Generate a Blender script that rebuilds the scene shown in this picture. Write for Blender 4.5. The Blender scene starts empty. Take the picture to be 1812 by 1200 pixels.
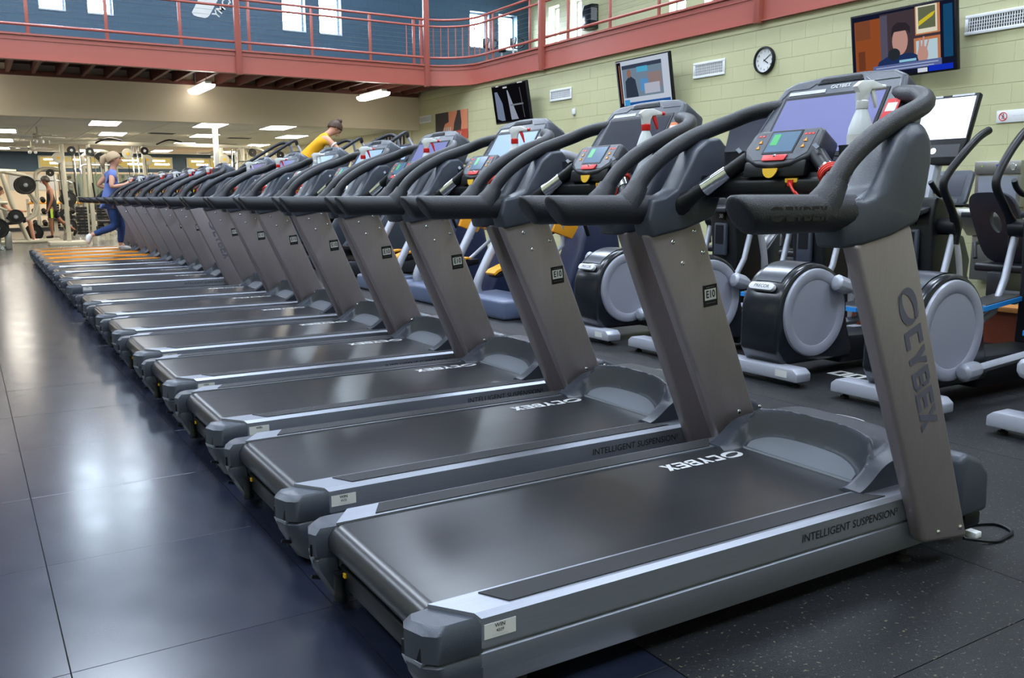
import bpy, bmesh, math, random
from mathutils import Vector, Matrix
random.seed(7)
S = bpy.context.scene
COL = S.collection
PI = math.pi

# ---------------------------------------------------------------- camera, sky, lights, exposure
cam_d = bpy.data.cameras.new('camera')
cam = bpy.data.objects.new('camera', cam_d)
COL.objects.link(cam)
S.camera = cam
CAM_H = 1.15
_c = Vector((906.0, 600.0))
_vr, _vl = Vector((-68.0, 350.0)) - _c, Vector((3500.0, 330.0)) - _c
_f = math.sqrt(-_vr.dot(_vl))
_X = Vector((_vl.x, -_vl.y, -_f)).normalized()
_Y = Vector((_vr.x, -_vr.y, -_f)).normalized()
_Z = _X.cross(_Y).normalized()
_Y = _Z.cross(_X)
cam.matrix_world = Matrix(((_X.x, _X.y, _X.z, 0), (_Y.x, _Y.y, _Y.z, 0), (_Z.x, _Z.y, _Z.z, CAM_H), (0, 0, 0, 1)))
cam_d.sensor_fit = 'HORIZONTAL'
cam_d.sensor_width = 36
cam_d.lens = _f / 1812 * 36
cam_d.clip_start = 0.05
cam_d.dof.use_dof = False

w = bpy.data.worlds.new('sky'); S.world = w; w.use_nodes = True
bg = w.node_tree.nodes['Background']
bg.inputs[0].default_value = (0.80, 0.90, 1.0, 1)
bg.inputs[1].default_value = 60.0

S.view_settings.view_transform = 'Standard'
S.view_settings.look = 'None'
S.view_settings.gamma = 1
S.view_settings.use_curve_mapping = False
S.view_settings.exposure = -0.30

def area(loc, rot, sx, sy, power, col, portal=False):
    d = bpy.data.lights.new('area_light', 'AREA'); d.shape = 'RECTANGLE'
    d.size, d.size_y, d.energy, d.color = sx, sy, power, col
    o = bpy.data.objects.new('portal' if portal else 'fill_light', d); COL.objects.link(o)
    o.location = loc; o.rotation_euler = rot
    if portal: d.cycles.is_portal = True
    return o
COOL = (0.74, 0.85, 1.0)
HALL_CEIL = 8.6
for lx in (-4.5, 1.5, 7.5):  # added fill from overhead; no hall fixtures are known
    for ly in (-1.5, 5.0, 11.5, 16.0):
        area((lx, ly, 8.45), (0, 0, 0), 1.6, 2.6, 430, COOL)
for lx in (-5.0, 1.5, 7.5):                       # added unseen fill lights, aimed up to brighten the hall ceiling
    for ly in (0.0, 8.0, 15.5):
        area((lx, ly, 7.3), (PI, 0, 0), 1.0, 2.4, 170, COOL)
for lx in (-2.0, 3.0, 7.5):                       # added fill lights under the weights room ceiling, apart from its panels
    for ly in (22.0, 27.0, 32.0):
        area((lx, ly, 2.60), (0, 0, 0), 0.6, 1.3, 95, (1.0, 0.92, 0.80))

# ---------------------------------------------------------------- materials
def lin(c):
    return tuple(((v / 255) / 12.92 if v <= 10.3 else ((v / 255 + 0.055) / 1.055) ** 2.4) for v in c)

def mat(name, rgb, rough=0.5, metal=0.0, var=0.0, vscale=6.0, bump=0.0, bscale=60.0, stretch=None, emit=0.0,
        coat=0.0, spec=0.5, rvar=0.0, alpha=None, trans=0.0):
    m = bpy.data.materials.new(name); m.use_nodes = True
    nt = m.node_tree; b = nt.nodes['Principled BSDF']
    c = lin(rgb)
    b.inputs['Base Color'].default_value = (*c, 1)
    b.inputs['Roughness'].default_value = rough
    b.inputs['Metallic'].default_value = metal
    b.inputs['Specular IOR Level'].default_value = spec
    b.inputs['Coat Weight'].default_value = coat
    if trans: b.inputs['Transmission Weight'].default_value = trans
    if emit:
        b.inputs['Emission Color'].default_value = (*c, 1)
        b.inputs['Emission Strength'].default_value = emit
    tc = nt.nodes.new('ShaderNodeTexCoord'); mp = nt.nodes.new('ShaderNodeMapping')
    nt.links.new(tc.outputs['Object'], mp.inputs['Vector'])
    if stretch: mp.inputs['Scale'].default_value = stretch
    def noise(scale, det=3):
        n = nt.nodes.new('ShaderNodeTexNoise'); n.inputs['Scale'].default_value = scale
        n.inputs['Detail'].default_value = det
        nt.links.new(mp.outputs['Vector'], n.inputs['Vector']); return n
    if var:
        n = noise(vscale)
        mx = nt.nodes.new('ShaderNodeMix'); mx.data_type = 'RGBA'
        mx.inputs['A'].default_value = (*[v * (1 - var) for v in c], 1)
        mx.inputs['B'].default_value = (*[min(1, v * (1 + var)) for v in c], 1)
        nt.links.new(n.outputs['Fac'], mx.inputs['Factor'])
        nt.links.new(mx.outputs['Result'], b.inputs['Base Color'])
    if rvar:
        n = noise(vscale * 1.7)
        r = nt.nodes.new('ShaderNodeMapRange')
        r.inputs['To Min'].default_value = max(0.02, rough - rvar); r.inputs['To Max'].default_value = rough + rvar
        nt.links.new(n.outputs['Fac'], r.inputs['Value']); nt.links.new(r.outputs['Result'], b.inputs['Roughness'])
    if bump:
        n = noise(bscale, 2)
        bp = nt.nodes.new('ShaderNodeBump'); bp.inputs['Strength'].default_value = bump; bp.inputs['Distance'].default_value = 0.01
        nt.links.new(n.outputs['Fac'], bp.inputs['Height']); nt.links.new(bp.outputs['Normal'], b.inputs['Normal'])
    return m

def emitter(name, rgb, s):
    m = bpy.data.materials.new(name); m.use_nodes = True
    nt = m.node_tree; nt.nodes.remove(nt.nodes['Principled BSDF'])
    e = nt.nodes.new('ShaderNodeEmission'); e.inputs[0].default_value = (*lin(rgb), 1); e.inputs[1].default_value = s
    nt.links.new(e.outputs[0], nt.nodes['Material Output'].inputs[0]); return m

def glass(name):
    m = bpy.data.materials.new(name); m.use_nodes = True
    nt = m.node_tree; nt.nodes.remove(nt.nodes['Principled BSDF'])
    t = nt.nodes.new('ShaderNodeBsdfTransparent'); g = nt.nodes.new('ShaderNodeBsdfGlossy'); mx = nt.nodes.new('ShaderNodeMixShader')
    t.inputs[0].default_value = (0.95, 0.98, 1, 1); g.inputs['Roughness'].default_value = 0.02; mx.inputs[0].default_value = 0.06
    nt.links.new(t.outputs[0], mx.inputs[1]); nt.links.new(g.outputs[0], mx.inputs[2])
    nt.links.new(mx.outputs[0], nt.nodes['Material Output'].inputs[0]); return m

def speckled(name, base, speck, rough, scale, cut):
    m = mat(name, base, rough, bump=0.25, bscale=220, spec=0.4)
    nt = m.node_tree; b = nt.nodes['Principled BSDF']; tc = [n for n in nt.nodes if n.type == 'TEX_COORD'][0]
    n = nt.nodes.new('ShaderNodeTexNoise'); n.inputs['Scale'].default_value = scale; n.inputs['Detail'].default_value = 1
    nt.links.new(tc.outputs['Object'], n.inputs['Vector'])
    r = nt.nodes.new('ShaderNodeValToRGB'); r.color_ramp.elements[0].position = cut; r.color_ramp.elements[1].position = cut + 0.03
    r.color_ramp.elements[0].color = (*lin(base), 1); r.color_ramp.elements[1].color = (*lin(speck), 1)
    nt.links.new(n.outputs['Fac'], r.inputs['Fac']); nt.links.new(r.outputs['Color'], b.inputs['Base Color'])
    return m

M = {}
M['foam'] = mat('black_foam', (34, 35, 42), 0.42, bump=0.25, bscale=300, spec=0.45)
M['plastic'] = mat('slate_plastic', (60, 65, 77), 0.34, bump=0.12, bscale=400)
M['plastic_d'] = mat('dark_plastic', (34, 36, 44), 0.38, bump=0.12, bscale=400)
M['plastic_l'] = mat('silver_grey_plastic', (128, 133, 146), 0.30)
M['black'] = mat('black_plastic', (17, 18, 23), 0.42, spec=0.3)
M['seatgrey'] = mat('blue_grey_seat', (44, 48, 62), 0.45, spec=0.35)
M['rubber'] = mat('black_rubber', (16, 16, 18), 0.7)
M['alu'] = mat('brushed_aluminium', (152, 156, 168), 0.40, 0.75, var=0.10, vscale=8, stretch=(1, 30, 30), rvar=0.05)
M['steel'] = mat('brushed_steel', (148, 139, 145), 0.40, 0.60, var=0.10, vscale=5, stretch=(30, 30, 3), rvar=0.06)
M['chrome'] = mat('chrome', (215, 218, 225), 0.10, 1.0)
M['belt'] = mat('belt_rubber', (40, 41, 46), 0.29, var=0.10, vscale=1.5, stretch=(0.5, 8, 8), rvar=0.03)
M['belt_warm'] = mat('worn_belt_warm_lit', (70, 62, 52), 0.34, var=0.25, vscale=3, stretch=(0.6, 6, 6))  # tan of worn belts with reflected warm light painted in
M['grip'] = mat('ribbed_grip', (45, 46, 52), 0.55, bump=0.6, bscale=120, stretch=(1, 14, 1))
M['warm_reflect'] = mat('warm_light_orange', (205, 128, 30), 0.6, var=0.12, vscale=8, spec=0.2)  # orange paints in the warm light the far rails and strips reflect
M['white'] = mat('white_plastic', (225, 226, 228), 0.4)
M['offwhite'] = mat('off_white', (206, 206, 204), 0.5)
M['print_w'] = mat('white_print', (205, 206, 210), 0.5)
M['print_g'] = mat('grey_print', (88, 86, 102), 0.45)
M['print_k'] = mat('black_print', (22, 22, 26), 0.5)
M['red'] = mat('red_plastic', (214, 32, 32), 0.38)
M['redcord'] = mat('red_cord', (205, 45, 30), 0.6)
M['yellow'] = mat('yellow_plastic', (226, 178, 30), 0.5)
M['orange'] = mat('orange_plastic', (230, 118, 40), 0.5)
M['amber'] = mat('amber_plastic', (232, 158, 36), 0.45)
M['scr_lav'] = mat('lit_screen_lavender', (118, 120, 165), 0.12, emit=0.32)
M['scr_dark'] = mat('dim_screen', (52, 54, 66), 0.12, emit=0.10)
M['scr_blue'] = mat('lit_screen_blue', (150, 172, 205), 0.12, emit=0.55)
M['scr_white'] = mat('lit_screen_white', (235, 240, 255), 0.15, emit=1.0)
M['scr_pod'] = mat('pod_screen', (84, 110, 136), 0.15, emit=0.22)
M['green_lit'] = mat('green_lit', (70, 160, 100), 0.2, emit=0.45)
M['red_lit'] = mat('red_lit', (230, 60, 50), 0.3, emit=0.5)
M['silver'] = mat('silver_paint', (168, 171, 184), 0.35, 0.25)
M['crown'] = mat('gloss_grey_crown', (62, 66, 75), 0.24)
M['disc'] = mat('silver_cover', (150, 152, 166), 0.38, 0.1)
M['shell'] = mat('gloss_black_cover', (26, 29, 36), 0.22)
M['blue'] = mat('bright_blue_trim', (36, 130, 205), 0.4)
M['navy'] = mat('navy_panel', (30, 40, 72), 0.4)
M['slate'] = mat('slate_blue_base', (88, 98, 124), 0.4)
M['oak'] = mat('oak_cap', (206, 140, 76), 0.42, var=0.2, vscale=4, stretch=(12, 0.8, 12))
M['redwood'] = mat('red_brown_wood', (122, 58, 38), 0.45, var=0.2, vscale=4, stretch=(12, 0.8, 12))
M['khaki'] = mat('khaki_block_paint', (192, 190, 150), 0.42, var=0.04, vscale=1.2, bump=0.25, bscale=90)
M['khaki_d'] = mat('khaki_mortar', (176, 174, 136), 0.6)
M['bluewall'] = mat('blue_block_paint', (52, 80, 102), 0.45, var=0.05, vscale=1.2, bump=0.25, bscale=90)
M['bluewall_d'] = mat('blue_mortar', (60, 88, 109), 0.6)
M['beige'] = mat('beige_paint', (226, 208, 182), 0.6, var=0.03, vscale=0.7)
M['redpaint'] = mat('brick_red_gloss_paint', (164, 90, 80), 0.28, var=0.06, vscale=0.8)
M['redjoist'] = mat('red_brown_joist', (100, 52, 42), 0.5)
M['deckdark'] = mat('dark_decking', (52, 30, 26), 0.7)
M['ceil'] = mat('ceiling_white', (196, 196, 190), 0.8)
M['tile'] = mat('ceiling_tile', (222, 217, 204), 0.85, var=0.04, vscale=30)
M['navytile'] = mat('navy_floor_tile', (27, 32, 47), 0.22, var=0.22, vscale=2.2, rvar=0.05, spec=0.75)
M['seam'] = mat('dark_seam', (14, 15, 20), 0.6)
M['rubberfloor'] = speckled('speckled_rubber_floor', (24, 25, 29), (96, 90, 74), 0.50, 85, 0.67)
M['greyfloor'] = mat('grey_floor', (82, 84, 84), 0.24, var=0.1, vscale=1.0)
M['winframe'] = mat('window_frame', (190, 205, 220), 0.5)
M['glass'] = glass('window_glass')
M['mirror'] = mat('mirror', (205, 205, 200), 0.03, 1.0)
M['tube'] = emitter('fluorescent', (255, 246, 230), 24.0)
M['wrap'] = emitter('wrap_light', (255, 252, 240), 8.0)
M['warmwin'] = emitter('warm_lit_window', (214, 186, 104), 1.0)
M['skin_l'] = mat('light_skin', (205, 150, 125), 0.55)
M['skin_d'] = mat('brown_skin', (128, 84, 62), 0.5)
M['hair_b'] = mat('blond_hair', (176, 150, 118), 0.6)
M['hair_d'] = mat('dark_hair', (38, 28, 24), 0.6)
M['hair_m'] = mat('brown_hair', (70, 46, 34), 0.6)
M['tee_blue'] = mat('blue_tee', (98, 116, 178), 0.85)
M['denim'] = mat('blue_denim', (38, 66, 122), 0.8, var=0.2)
M['tee_yellow'] = mat('mustard_tee', (222, 160, 14), 0.85)
M['cloth_k'] = mat('black_cloth', (24, 24, 28), 0.9)
M['tee_grey'] = mat('grey_tee', (168, 168, 158), 0.9)
M['cloth_n'] = mat('navy_shorts', (30, 38, 74), 0.9)
M['lime'] = mat('lime_trim', (160, 196, 50), 0.8)
M['iron'] = mat('black_iron', (22, 22, 24), 0.45, 0.3)
M['ivory'] = mat('ivory_frame', (186, 182, 166), 0.4, 0.2)
M['pad'] = mat('black_vinyl', (20, 21, 28), 0.4)
M['bottle'] = mat('clear_bottle', (218, 222, 226), 0.3, trans=0.15)
M['stainless'] = mat('stainless', (158, 156, 152), 0.32, 0.8)
M['picdark'] = mat('poster_dark', (60, 52, 54), 0.6)
M['picskin'] = mat('poster_skin', (226, 140, 104), 0.6)
M['picred'] = mat('poster_red', (200, 70, 52), 0.6)

# ---------------------------------------------------------------- mesh helpers
class MB:
    def __init__(s): s.v, s.f, s.m, s.mi, s.T = [], [], [], 0, None
    def add(s, vs, fs):
        n = len(s.v)
        for p in vs:
            p = Vector(p)
            s.v.append(tuple(s.T @ p) if s.T is not None else tuple(p))
        for f in fs:
            s.f.append([n + i for i in f]); s.m.append(s.mi)
        return s
    def box(s, x0, x1, y0, y1, z0, z1):
        return s.add([(x0, y0, z0), (x1, y0, z0), (x1, y1, z0), (x0, y1, z0), (x0, y0, z1), (x1, y0, z1), (x1, y1, z1), (x0, y1, z1)],
                     [(0, 3, 2, 1), (4, 5, 6, 7), (0, 1, 5, 4), (1, 2, 6, 5), (2, 3, 7, 6), (3, 0, 4, 7)])
    def cbox(s, c, d):
        return s.box(c[0] - d[0] / 2, c[0] + d[0] / 2, c[1] - d[1] / 2, c[1] + d[1] / 2, c[2] - d[2] / 2, c[2] + d[2] / 2)
    def loft(s, rings, caps=True, closed=True):
        n = len(rings[0]); vs = [p for r in rings for p in r]; fs = []
        for i in range(len(rings) - 1):
            for j in range(n if closed else n - 1):
                k = (j + 1) % n
                fs.append((i * n + j, i * n + k, (i + 1) * n + k, (i + 1) * n + j))
        if caps:
            fs.append(tuple(range(n - 1, -1, -1))); b = (len(rings) - 1) * n
            fs.append(tuple(range(b, b + n)))
        return s.add(vs, fs)
    def prism(s, pts, a, b, axis='y'):
        def P(p, t): return {'y': (p[0], t, p[1]), 'x': (t, p[0], p[1]), 'z': (p[0], p[1], t)}[axis]
        return s.loft([[P(p, a) for p in pts], [P(p, b) for p in pts]])
    def tube(s, path, r, n=10, caps=True, closed=False, flat=1.0, up=(0, 0, 1)):
        P = [Vector(p) for p in path]; k = len(P)
        R = [r] * k if not isinstance(r, (list, tuple)) else r
        rings = []; prev = None
        for i in range(k):
            if closed: t = P[(i + 1) % k] - P[i - 1]
            else: t = P[min(i + 1, k - 1)] - P[max(i - 1, 0)]
            t.normalize()
            if prev is None:
                a = Vector(up)
                if abs(a.dot(t)) > 0.95: a = Vector((1, 0, 0)) if abs(t.x) < 0.9 else Vector((0, 1, 0))
                u = (a - t * a.dot(t)).normalized()
            else:
                u = (prev - t * prev.dot(t)).normalized()
            prev = u; v = t.cross(u)
            rings.append([P[i] + (u * math.cos(q) + v * math.sin(q) * flat) * R[i] for q in (2 * PI * j / n for j in range(n))])
        if closed: rings.append(rings[0]); caps = False
        return s.loft(rings, caps)
    def cyl(s, p, q, r, n=16, r2=None):
        return s.tube([p, q], [r, r if r2 is None else r2], n)
    def lathe(s, prof, c=(0, 0, 0), n=20, axis='z', caps=True):
        rings = []
        for r, h in prof:
            ring = []
            for j in range(n):
                a = 2 * PI * j / n; x, y = r * math.cos(a), r * math.sin(a)
                ring.append({'z': (c[0] + x, c[1] + y, c[2] + h), 'y': (c[0] + x, c[1] + h, c[2] - y), 'x': (c[0] + h, c[1] + x, c[2] + y)}[axis])
            rings.append(ring)
        return s.loft(rings if caps else rings + [rings[0]], caps)
    def sph(s, c, r, nu=12, nv=8):
        r = (r, r, r) if not isinstance(r, (tuple, list)) else r
        rings = []
        for i in range(1, nv):
            a = PI * i / nv
            rings.append([(c[0] + r[0] * math.sin(a) * math.cos(2 * PI * j / nu), c[1] + r[1] * math.sin(a) * math.sin(2 * PI * j / nu), c[2] - r[2] * math.cos(a)) for j in range(nu)])
        return s.loft(rings)
    def grid(s, us, vs, fn):
        V = [fn(u, v) for u in us for v in vs]; n = len(vs)
        F = [(i * n + j, (i + 1) * n + j, (i + 1) * n + j + 1, i * n + j + 1) for i in range(len(us) - 1) for j in range(n - 1)]
        return s.add(V, F)
    def poly(s, pts): return s.add(pts, [tuple(range(len(pts)))])
    def build(s, name, m, parent=None, bevel=0.0, seg=2, ang=35, loc=None, rot=None, kind=None):
        me = bpy.data.meshes.new(name)
        me.from_pydata(s.v, [], s.f)
        ms = m if isinstance(m, (list, tuple)) else [m]
        for x in ms: me.materials.append(M[x] if isinstance(x, str) else x)
        me.polygons.foreach_set('material_index', s.m)
        bm = bmesh.new(); bm.from_mesh(me)
        bmesh.ops.recalc_face_normals(bm, faces=bm.faces)
        if bevel:
            es = [e for e in bm.edges if len(e.link_faces) == 2 and e.calc_face_angle(0) > math.radians(28)]
            bmesh.ops.bevel(bm, geom=es, offset=bevel, segments=seg, profile=0.5, affect='EDGES', clamp_overlap=True)
        bm.to_mesh(me); bm.free()
        me.polygons.foreach_set('use_smooth', [True] * len(me.polygons))
        me.set_sharp_from_angle(angle=math.radians(ang))
        o = bpy.data.objects.new(name, me); COL.objects.link(o)
        if parent is not None: o.parent = parent
        if loc is not None: o.location = loc
        if rot is not None: o.rotation_euler = rot
        if kind: o['kind'] = kind
        return o

def link(name, me, parent=None, loc=(0, 0, 0), rot=(0, 0, 0)):
    o = bpy.data.objects.new(name, me); COL.objects.link(o)
    if parent is not None: o.parent = parent
    o.location = loc; o.rotation_euler = rot
    return o
def thing(name, label, cat, loc=(0, 0, 0), rz=0.0, group=None):
    o = bpy.data.objects.new(name, None); COL.objects.link(o)
    o.empty_display_size = 0.1
    o.location = loc; o.rotation_euler = (0, 0, rz)
    return tag(o, label, cat, group)
def tag(o, label, cat, group=None):
    o['label'] = label; o['category'] = cat
    if group: o['group'] = group
    return o
def struct(o):
    o['kind'] = 'structure'; return o
def copy_tree(o, parent=None):
    c = o.copy(); COL.objects.link(c)
    if parent is not None: c.parent = parent
    for ch in list(o.children): copy_tree(ch, c)
    return c
_tx = {}
def text_mesh(body, size, m, bold=0.0, align='CENTER', shear=0.0):
    k = (body, size, m, bold, align, shear)
    if k in _tx: return _tx[k]
    cu = bpy.data.curves.new('lettering', 'FONT'); cu.body = body; cu.size = size; cu.offset = bold * size
    cu.align_x = align; cu.align_y = 'CENTER'; cu.shear = shear; cu.resolution_u = 3
    o = bpy.data.objects.new('lettering', cu); COL.objects.link(o)
    dg = bpy.context.evaluated_depsgraph_get()
    me = bpy.data.meshes.new_from_object(o.evaluated_get(dg))
    me.materials.clear(); me.materials.append(M[m])
    bpy.data.objects.remove(o); bpy.data.curves.remove(cu)
    _tx[k] = me; return me
def basis(right, up, loc):
    r = Vector(right).normalized(); u = Vector(up); u = (u - r * u.dot(r)).normalized(); n = r.cross(u)
    return Matrix(((r.x, u.x, n.x, loc[0]), (r.y, u.y, n.y, loc[1]), (r.z, u.z, n.z, loc[2]), (0, 0, 0, 1)))
def put(o, right, up, loc):
    o.matrix_local = basis(right, up, loc); return o
def lettering(name, body, size, m, parent, right, up, loc, bold=0.0, align='CENTER'):
    return put(link(name, text_mesh(body, size, m, bold, align), parent), right, up, loc)
def smooth(t):
    t = max(0.0, min(1.0, t)); return t * t * (3 - 2 * t)
def spline(pts, n=6):
    P = [Vector(p) for p in pts]; out = []
    for i in range(len(P) - 1):
        p0, p1, p2, p3 = P[max(i - 1, 0)], P[i], P[i + 1], P[min(i + 2, len(P) - 1)]
        for k in range(n):
            t = k / n
            out.append(0.5 * ((2 * p1) + (p2 - p0) * t + (2 * p0 - 5 * p1 + 4 * p2 - p3) * t * t + (3 * p1 - p0 - 3 * p2 + p3) * t ** 3))
    out.append(P[-1]); return out

# block lettering of the maker's mark: swoosh ring + five letters, unit height 1, reading along +x
def mark_mesh(m):
    k = ('mark', m)
    if k in _tx: return _tx[k]
    b = MB()
    def crescent(sgn):
        n = 14; a0, a1 = (0.12 * PI, 1.12 * PI)
        outer, inner = [], []
        for i in range(n + 1):
            t = i / n; a = a0 + (a1 - a0) * t + (PI if sgn < 0 else 0)
            wd = 0.30 * math.sin(PI * t) ** 0.8 + .09 * t * t
            outer.append((0.72 + 0.74 * math.cos(a), 0.5 + 0.52 * math.sin(a)))
            inner.append((0.72 + (0.74 - wd * 1.25) * math.cos(a), 0.5 + (0.52 - wd * 0.9) * math.sin(a)))
        for i in range(n):
            b.poly([(*outer[i], 0), (*outer[i + 1], 0), (*inner[i + 1], 0), (*inner[i], 0)])
        e = outer[-1]; s_ = 1 if sgn > 0 else -1
        b.poly([(*outer[-1], 0), (*inner[-1], 0), (e[0] + 0.16 * s_, e[1] - 0.22 * s_, 0), (e[0] + 0.42 * s_, e[1] - 0.42 * s_, 0), (e[0] + 0.10 * s_, e[1] - 0.24 * s_, 0)])
    crescent(1); crescent(-1)
    def q(x, pts): b.poly([(x + p[0], p[1], 0) for p in pts])
    x = 1.62; t = 0.24                                     # C
    q(x, [(0, 0), (t, 0), (t, 1), (0, 1)]); q(x, [(t, 0), (.74, 0), (.74, .24), (t, .24)]); q(x, [(t, .76), (.74, .76), (.74, 1), (t, 1)])
    x += .86                                               # Y
    q(x, [(.27, 0), (.51, 0), (.51, .45), (.27, .45)]); q(x, [(0, 1), (.26, 1), (.51, .45), (.27, .45)]); q(x, [(.52, 1), (.78, 1), (.51, .45), (.39, .60)])
    x += .88                                               # B
    q(x, [(0, 0), (t, 0), (t, 1), (0, 1)])
    for z0, z1 in ((0, .2), (.4, .6), (.8, 1)): q(x, [(t, z0), (.6, z0), (.6, z1), (t, z1)])
    q(x, [(.6, .05), (.78, .12), (.78, .42), (.6, .5)]); q(x, [(.6, .5), (.76, .56), (.76, .9), (.6, .96)])
    x += .90                                               # E
    q(x, [(0, 0), (t, 0), (t, 1), (0, 1)])
    for z0, z1 in ((0, .2), (.4, .6), (.8, 1)): q(x, [(t, z0), (.74, z0), (.74, z1), (t, z1)])
    x += .82                                               # X
    q(x, [(0, 0), (.28, 0), (.80, 1), (.52, 1)]); q(x, [(.52, 0), (.80, 0), (.56, .44), (.40, .44)]); q(x, [(0, 1), (.28, 1), (.42, .56), (.26, .56)])
    o = b.build('maker_mark', m); me = o.data
    bpy.data.objects.remove(o); _tx[k] = me
    return me
def mark(name, m, parent, right, up, loc, h):
    o = link(name, mark_mesh(m), parent)
    o.matrix_local = basis(right, up, loc) @ Matrix.Scale(h, 4)
    return o

# ================================================================ TREADMILL (local: x rear to front, y right to left, z up)
def treadmill_proto():
    T = thing('treadmill', 'x', 'treadmill', (0, 0, 0), 0, 'row of treadmills')
    mir = lambda y, s: y if s < 0 else 0.80 - y
    for s in (-1, 1):
        prof = [(.108, .247), (.014, .247), (0, .237), (0, .168), (.009, .164), (.009, .159), (0, .154), (0, .124), (.022, .058), (.108, .058)]
        r = MB().loft([[(.160 - .72 * y, mir(y, s), z) for y, z in prof], [(1.80, mir(y, s), z) for y, z in prof]]).build('side_rail', 'alu', T)
        g = MB(); pts = [(.245, .024), (.205, .096), (1.50, .096), (1.565, .024)]
        g.prism([(x, mir(y, s)) for x, y in pts], .2465, .2500, 'z')
        g.build('grip_strip', 'grip', r)
        if s < 0:
            lettering('rail_lettering', 'INTELLIGENT SUSPENSION\u00b2', .034, 'print_k', r, (1, 0, 0), (0, 0, 1), (1.385, -.0012, .202))
            lb = MB().box(.166, .247, -.0012, 0, .186, .221).build('asset_label', 'offwhite', r)
            lettering('asset_lettering', 'WIN', .013, 'print_k', r, (1, 0, 0), (0, 0, 1), (.206, -.0020, .2135), .01)
            lettering('asset_number', '4329', .010, 'print_k', r, (1, 0, 0), (0, 0, 1), (.206, -.0020, .2015), .01)
            lettering('asset_line', '- - - - - - - -', .008, 'print_g', r, (1, 0, 0), (0, 0, 1), (.206, -.0020, .192))
        # rear cap
        plan = [(.0855, .110), (.070, .113), (.022, .108), (.010, .080), (.028, .024), (.050, .004), (.066, 0), (.163, 0)]
        def ring(z, ins, xs):
            return [(x if (x > .16 or x == .0855) else x + ins + xs * (1 if x < .12 else .4), mir(y + (ins if y < .05 else -ins * .5), s), z) for x, y in plan]
        b = MB().loft([ring(.020, .006, .058), ring(.060, .003, .038), ring(.120, .001, .008), ring(.146, .001, .002), ring(.152, .006, .004), ring(.158, .001, 0), ring(.222, 0, 0), ring(.238, .012, .004)])
        cap = b.build('rear_cap', 'plastic', T, ang=40)
        n = MB(); n.prism([(.0095, mir(.092, s)), (.0265, mir(.030, s)), (.06, mir(.030, s)), (.06, mir(.092, s))], .158, .192, 'z')
        n.build('cap_slot', 'black', cap)
        lp = MB(); lp.loft([[(.016, mir(.088, s), .134), (.030, mir(.040, s), .134), (.06, mir(.040, s), .134), (.06, mir(.088, s), .134)], [(.0075, mir(.092, s), .158), (.0255, mir(.026, s), .158), (.06, mir(.026, s), .158), (.06, mir(.092, s), .158)]])
        lp.build('cap_lip', 'plastic_l', cap, bevel=.002)
        h = MB().cyl((.05, mir(.06, s), .075), (.02, mir(.06, s), .085), .006, 10).build('cap_screw', 'black', cap)
    # belt: runs over the rear roller
    pr = []
    for i in range(13):
        a = PI / 2 + PI * i / 12
        pr.append((.102 + .047 * math.cos(a), .195 + .047 * math.sin(a)))
    pr = [(1.68, .242)] + [(1.2, .242), (.7, .242), (.3, .242)] + pr + [(.4, .148), (1.68, .148)]
    belt = MB().prism(pr, .114, .686, 'y').build('belt', 'belt', T, ang=40)
    mark('belt_lettering', 'print_w', belt, (-1, 0, 0), (0, -1, 0), (1.545, .625, .2432), .060)
    for yy, nm in ((.1115, 0), (.6885, 1)):
        MB().cyl((.102, yy - .003, .195), (.102, yy + .003, .195), .0475, 20).build('roller_end', 'rubber', T)
    MB().box(.085, .135, .115, .685, .070, .128).build('rear_crossmember', 'black', T, bevel=.006)
    for yy in (.13, .66):
        MB().lathe([(.0, 0), (.018, 0), (.020, .012), (.016, .02), (.016, .075), (.02, .08), (0, .085)], (.075, yy, .035), 12).build('leveling_knob', 'black', T)
        MB().box(.079, .0845, yy - .028, yy - .015, .106, .118).build('caution_tag', 'yellow', T)
    for xx in (.30, 1.72):
        for yy in (.06, .74):
            MB().lathe([(0, 0), (.026, 0), (.026, .012), (.012, .018), (.012, .10), (0, .10)], (xx, yy, 0), 12).build('rubber_foot', 'rubber', T)
    MB().box(.3, 1.75, .13, .67, .075, .13).build('underframe', 'black', T)
    # motor hood
    def hz(x, y):
        v = abs(y - .4)
        rid = .390 - .13 * smooth((x - 1.78) / .30) - .10 * smooth((x - 2.02) / .10)
        arm = .252 + (rid - .252) * smooth((x - 1.51) / .26) ** 0.8
        x0 = 1.600 + .072 * math.sqrt(max(0, 1 - (v / .262) ** 2))
        mid = .238 + .062 * smooth((x - 1.58) / .09)
        mid = mid + (rid - mid) * max(0, min(1, (x - x0) / .034))
        k = smooth((v - .235) / .035)
        z = mid * (1 - k) + arm * k
        if x >= 1.735: z = rid
        return z - .055 * smooth((v - .12) / .26) * smooth((x - 1.60) / .15)
    xs = [1.515 + .26 * i / 52 for i in range(52)] + [1.775 + .30 * i / 14 for i in range(15)]; ys = [.075 + .65 * j / 56 for j in range(57)]
    b = MB(); b.grid(xs, ys, lambda x, y: (x + .0 * y, y, hz(x, y)))
    per = [(xs[0], y) for y in ys] + [(x, ys[-1]) for x in xs] + [(xs[-1], y) for y in reversed(ys)] + [(x, ys[0]) for x in reversed(xs)]
    b.loft([[(x, y, hz(x, y)) for x, y in per], [(x, y, .236 if x < 1.66 else .09) for x, y in per]], caps=False)
    hood = b.build('motor_hood', 'plastic', T, ang=50)
    fs = MB(); fs.grid([i / 8 for i in range(9)], [.175 + .45 * j / 26 for j in range(27)], lambda t, y: (lambda x: (x, y, hz(x, y) + .0016))(1.603 + t * (.001 + .062 * math.sqrt(max(0, 1 - ((y - .4) / .235) ** 2))))); fs.build('hood_shelf_lit', 'plastic_l', hood)  # paler plastic paints in the light on the upturned shelf
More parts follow.
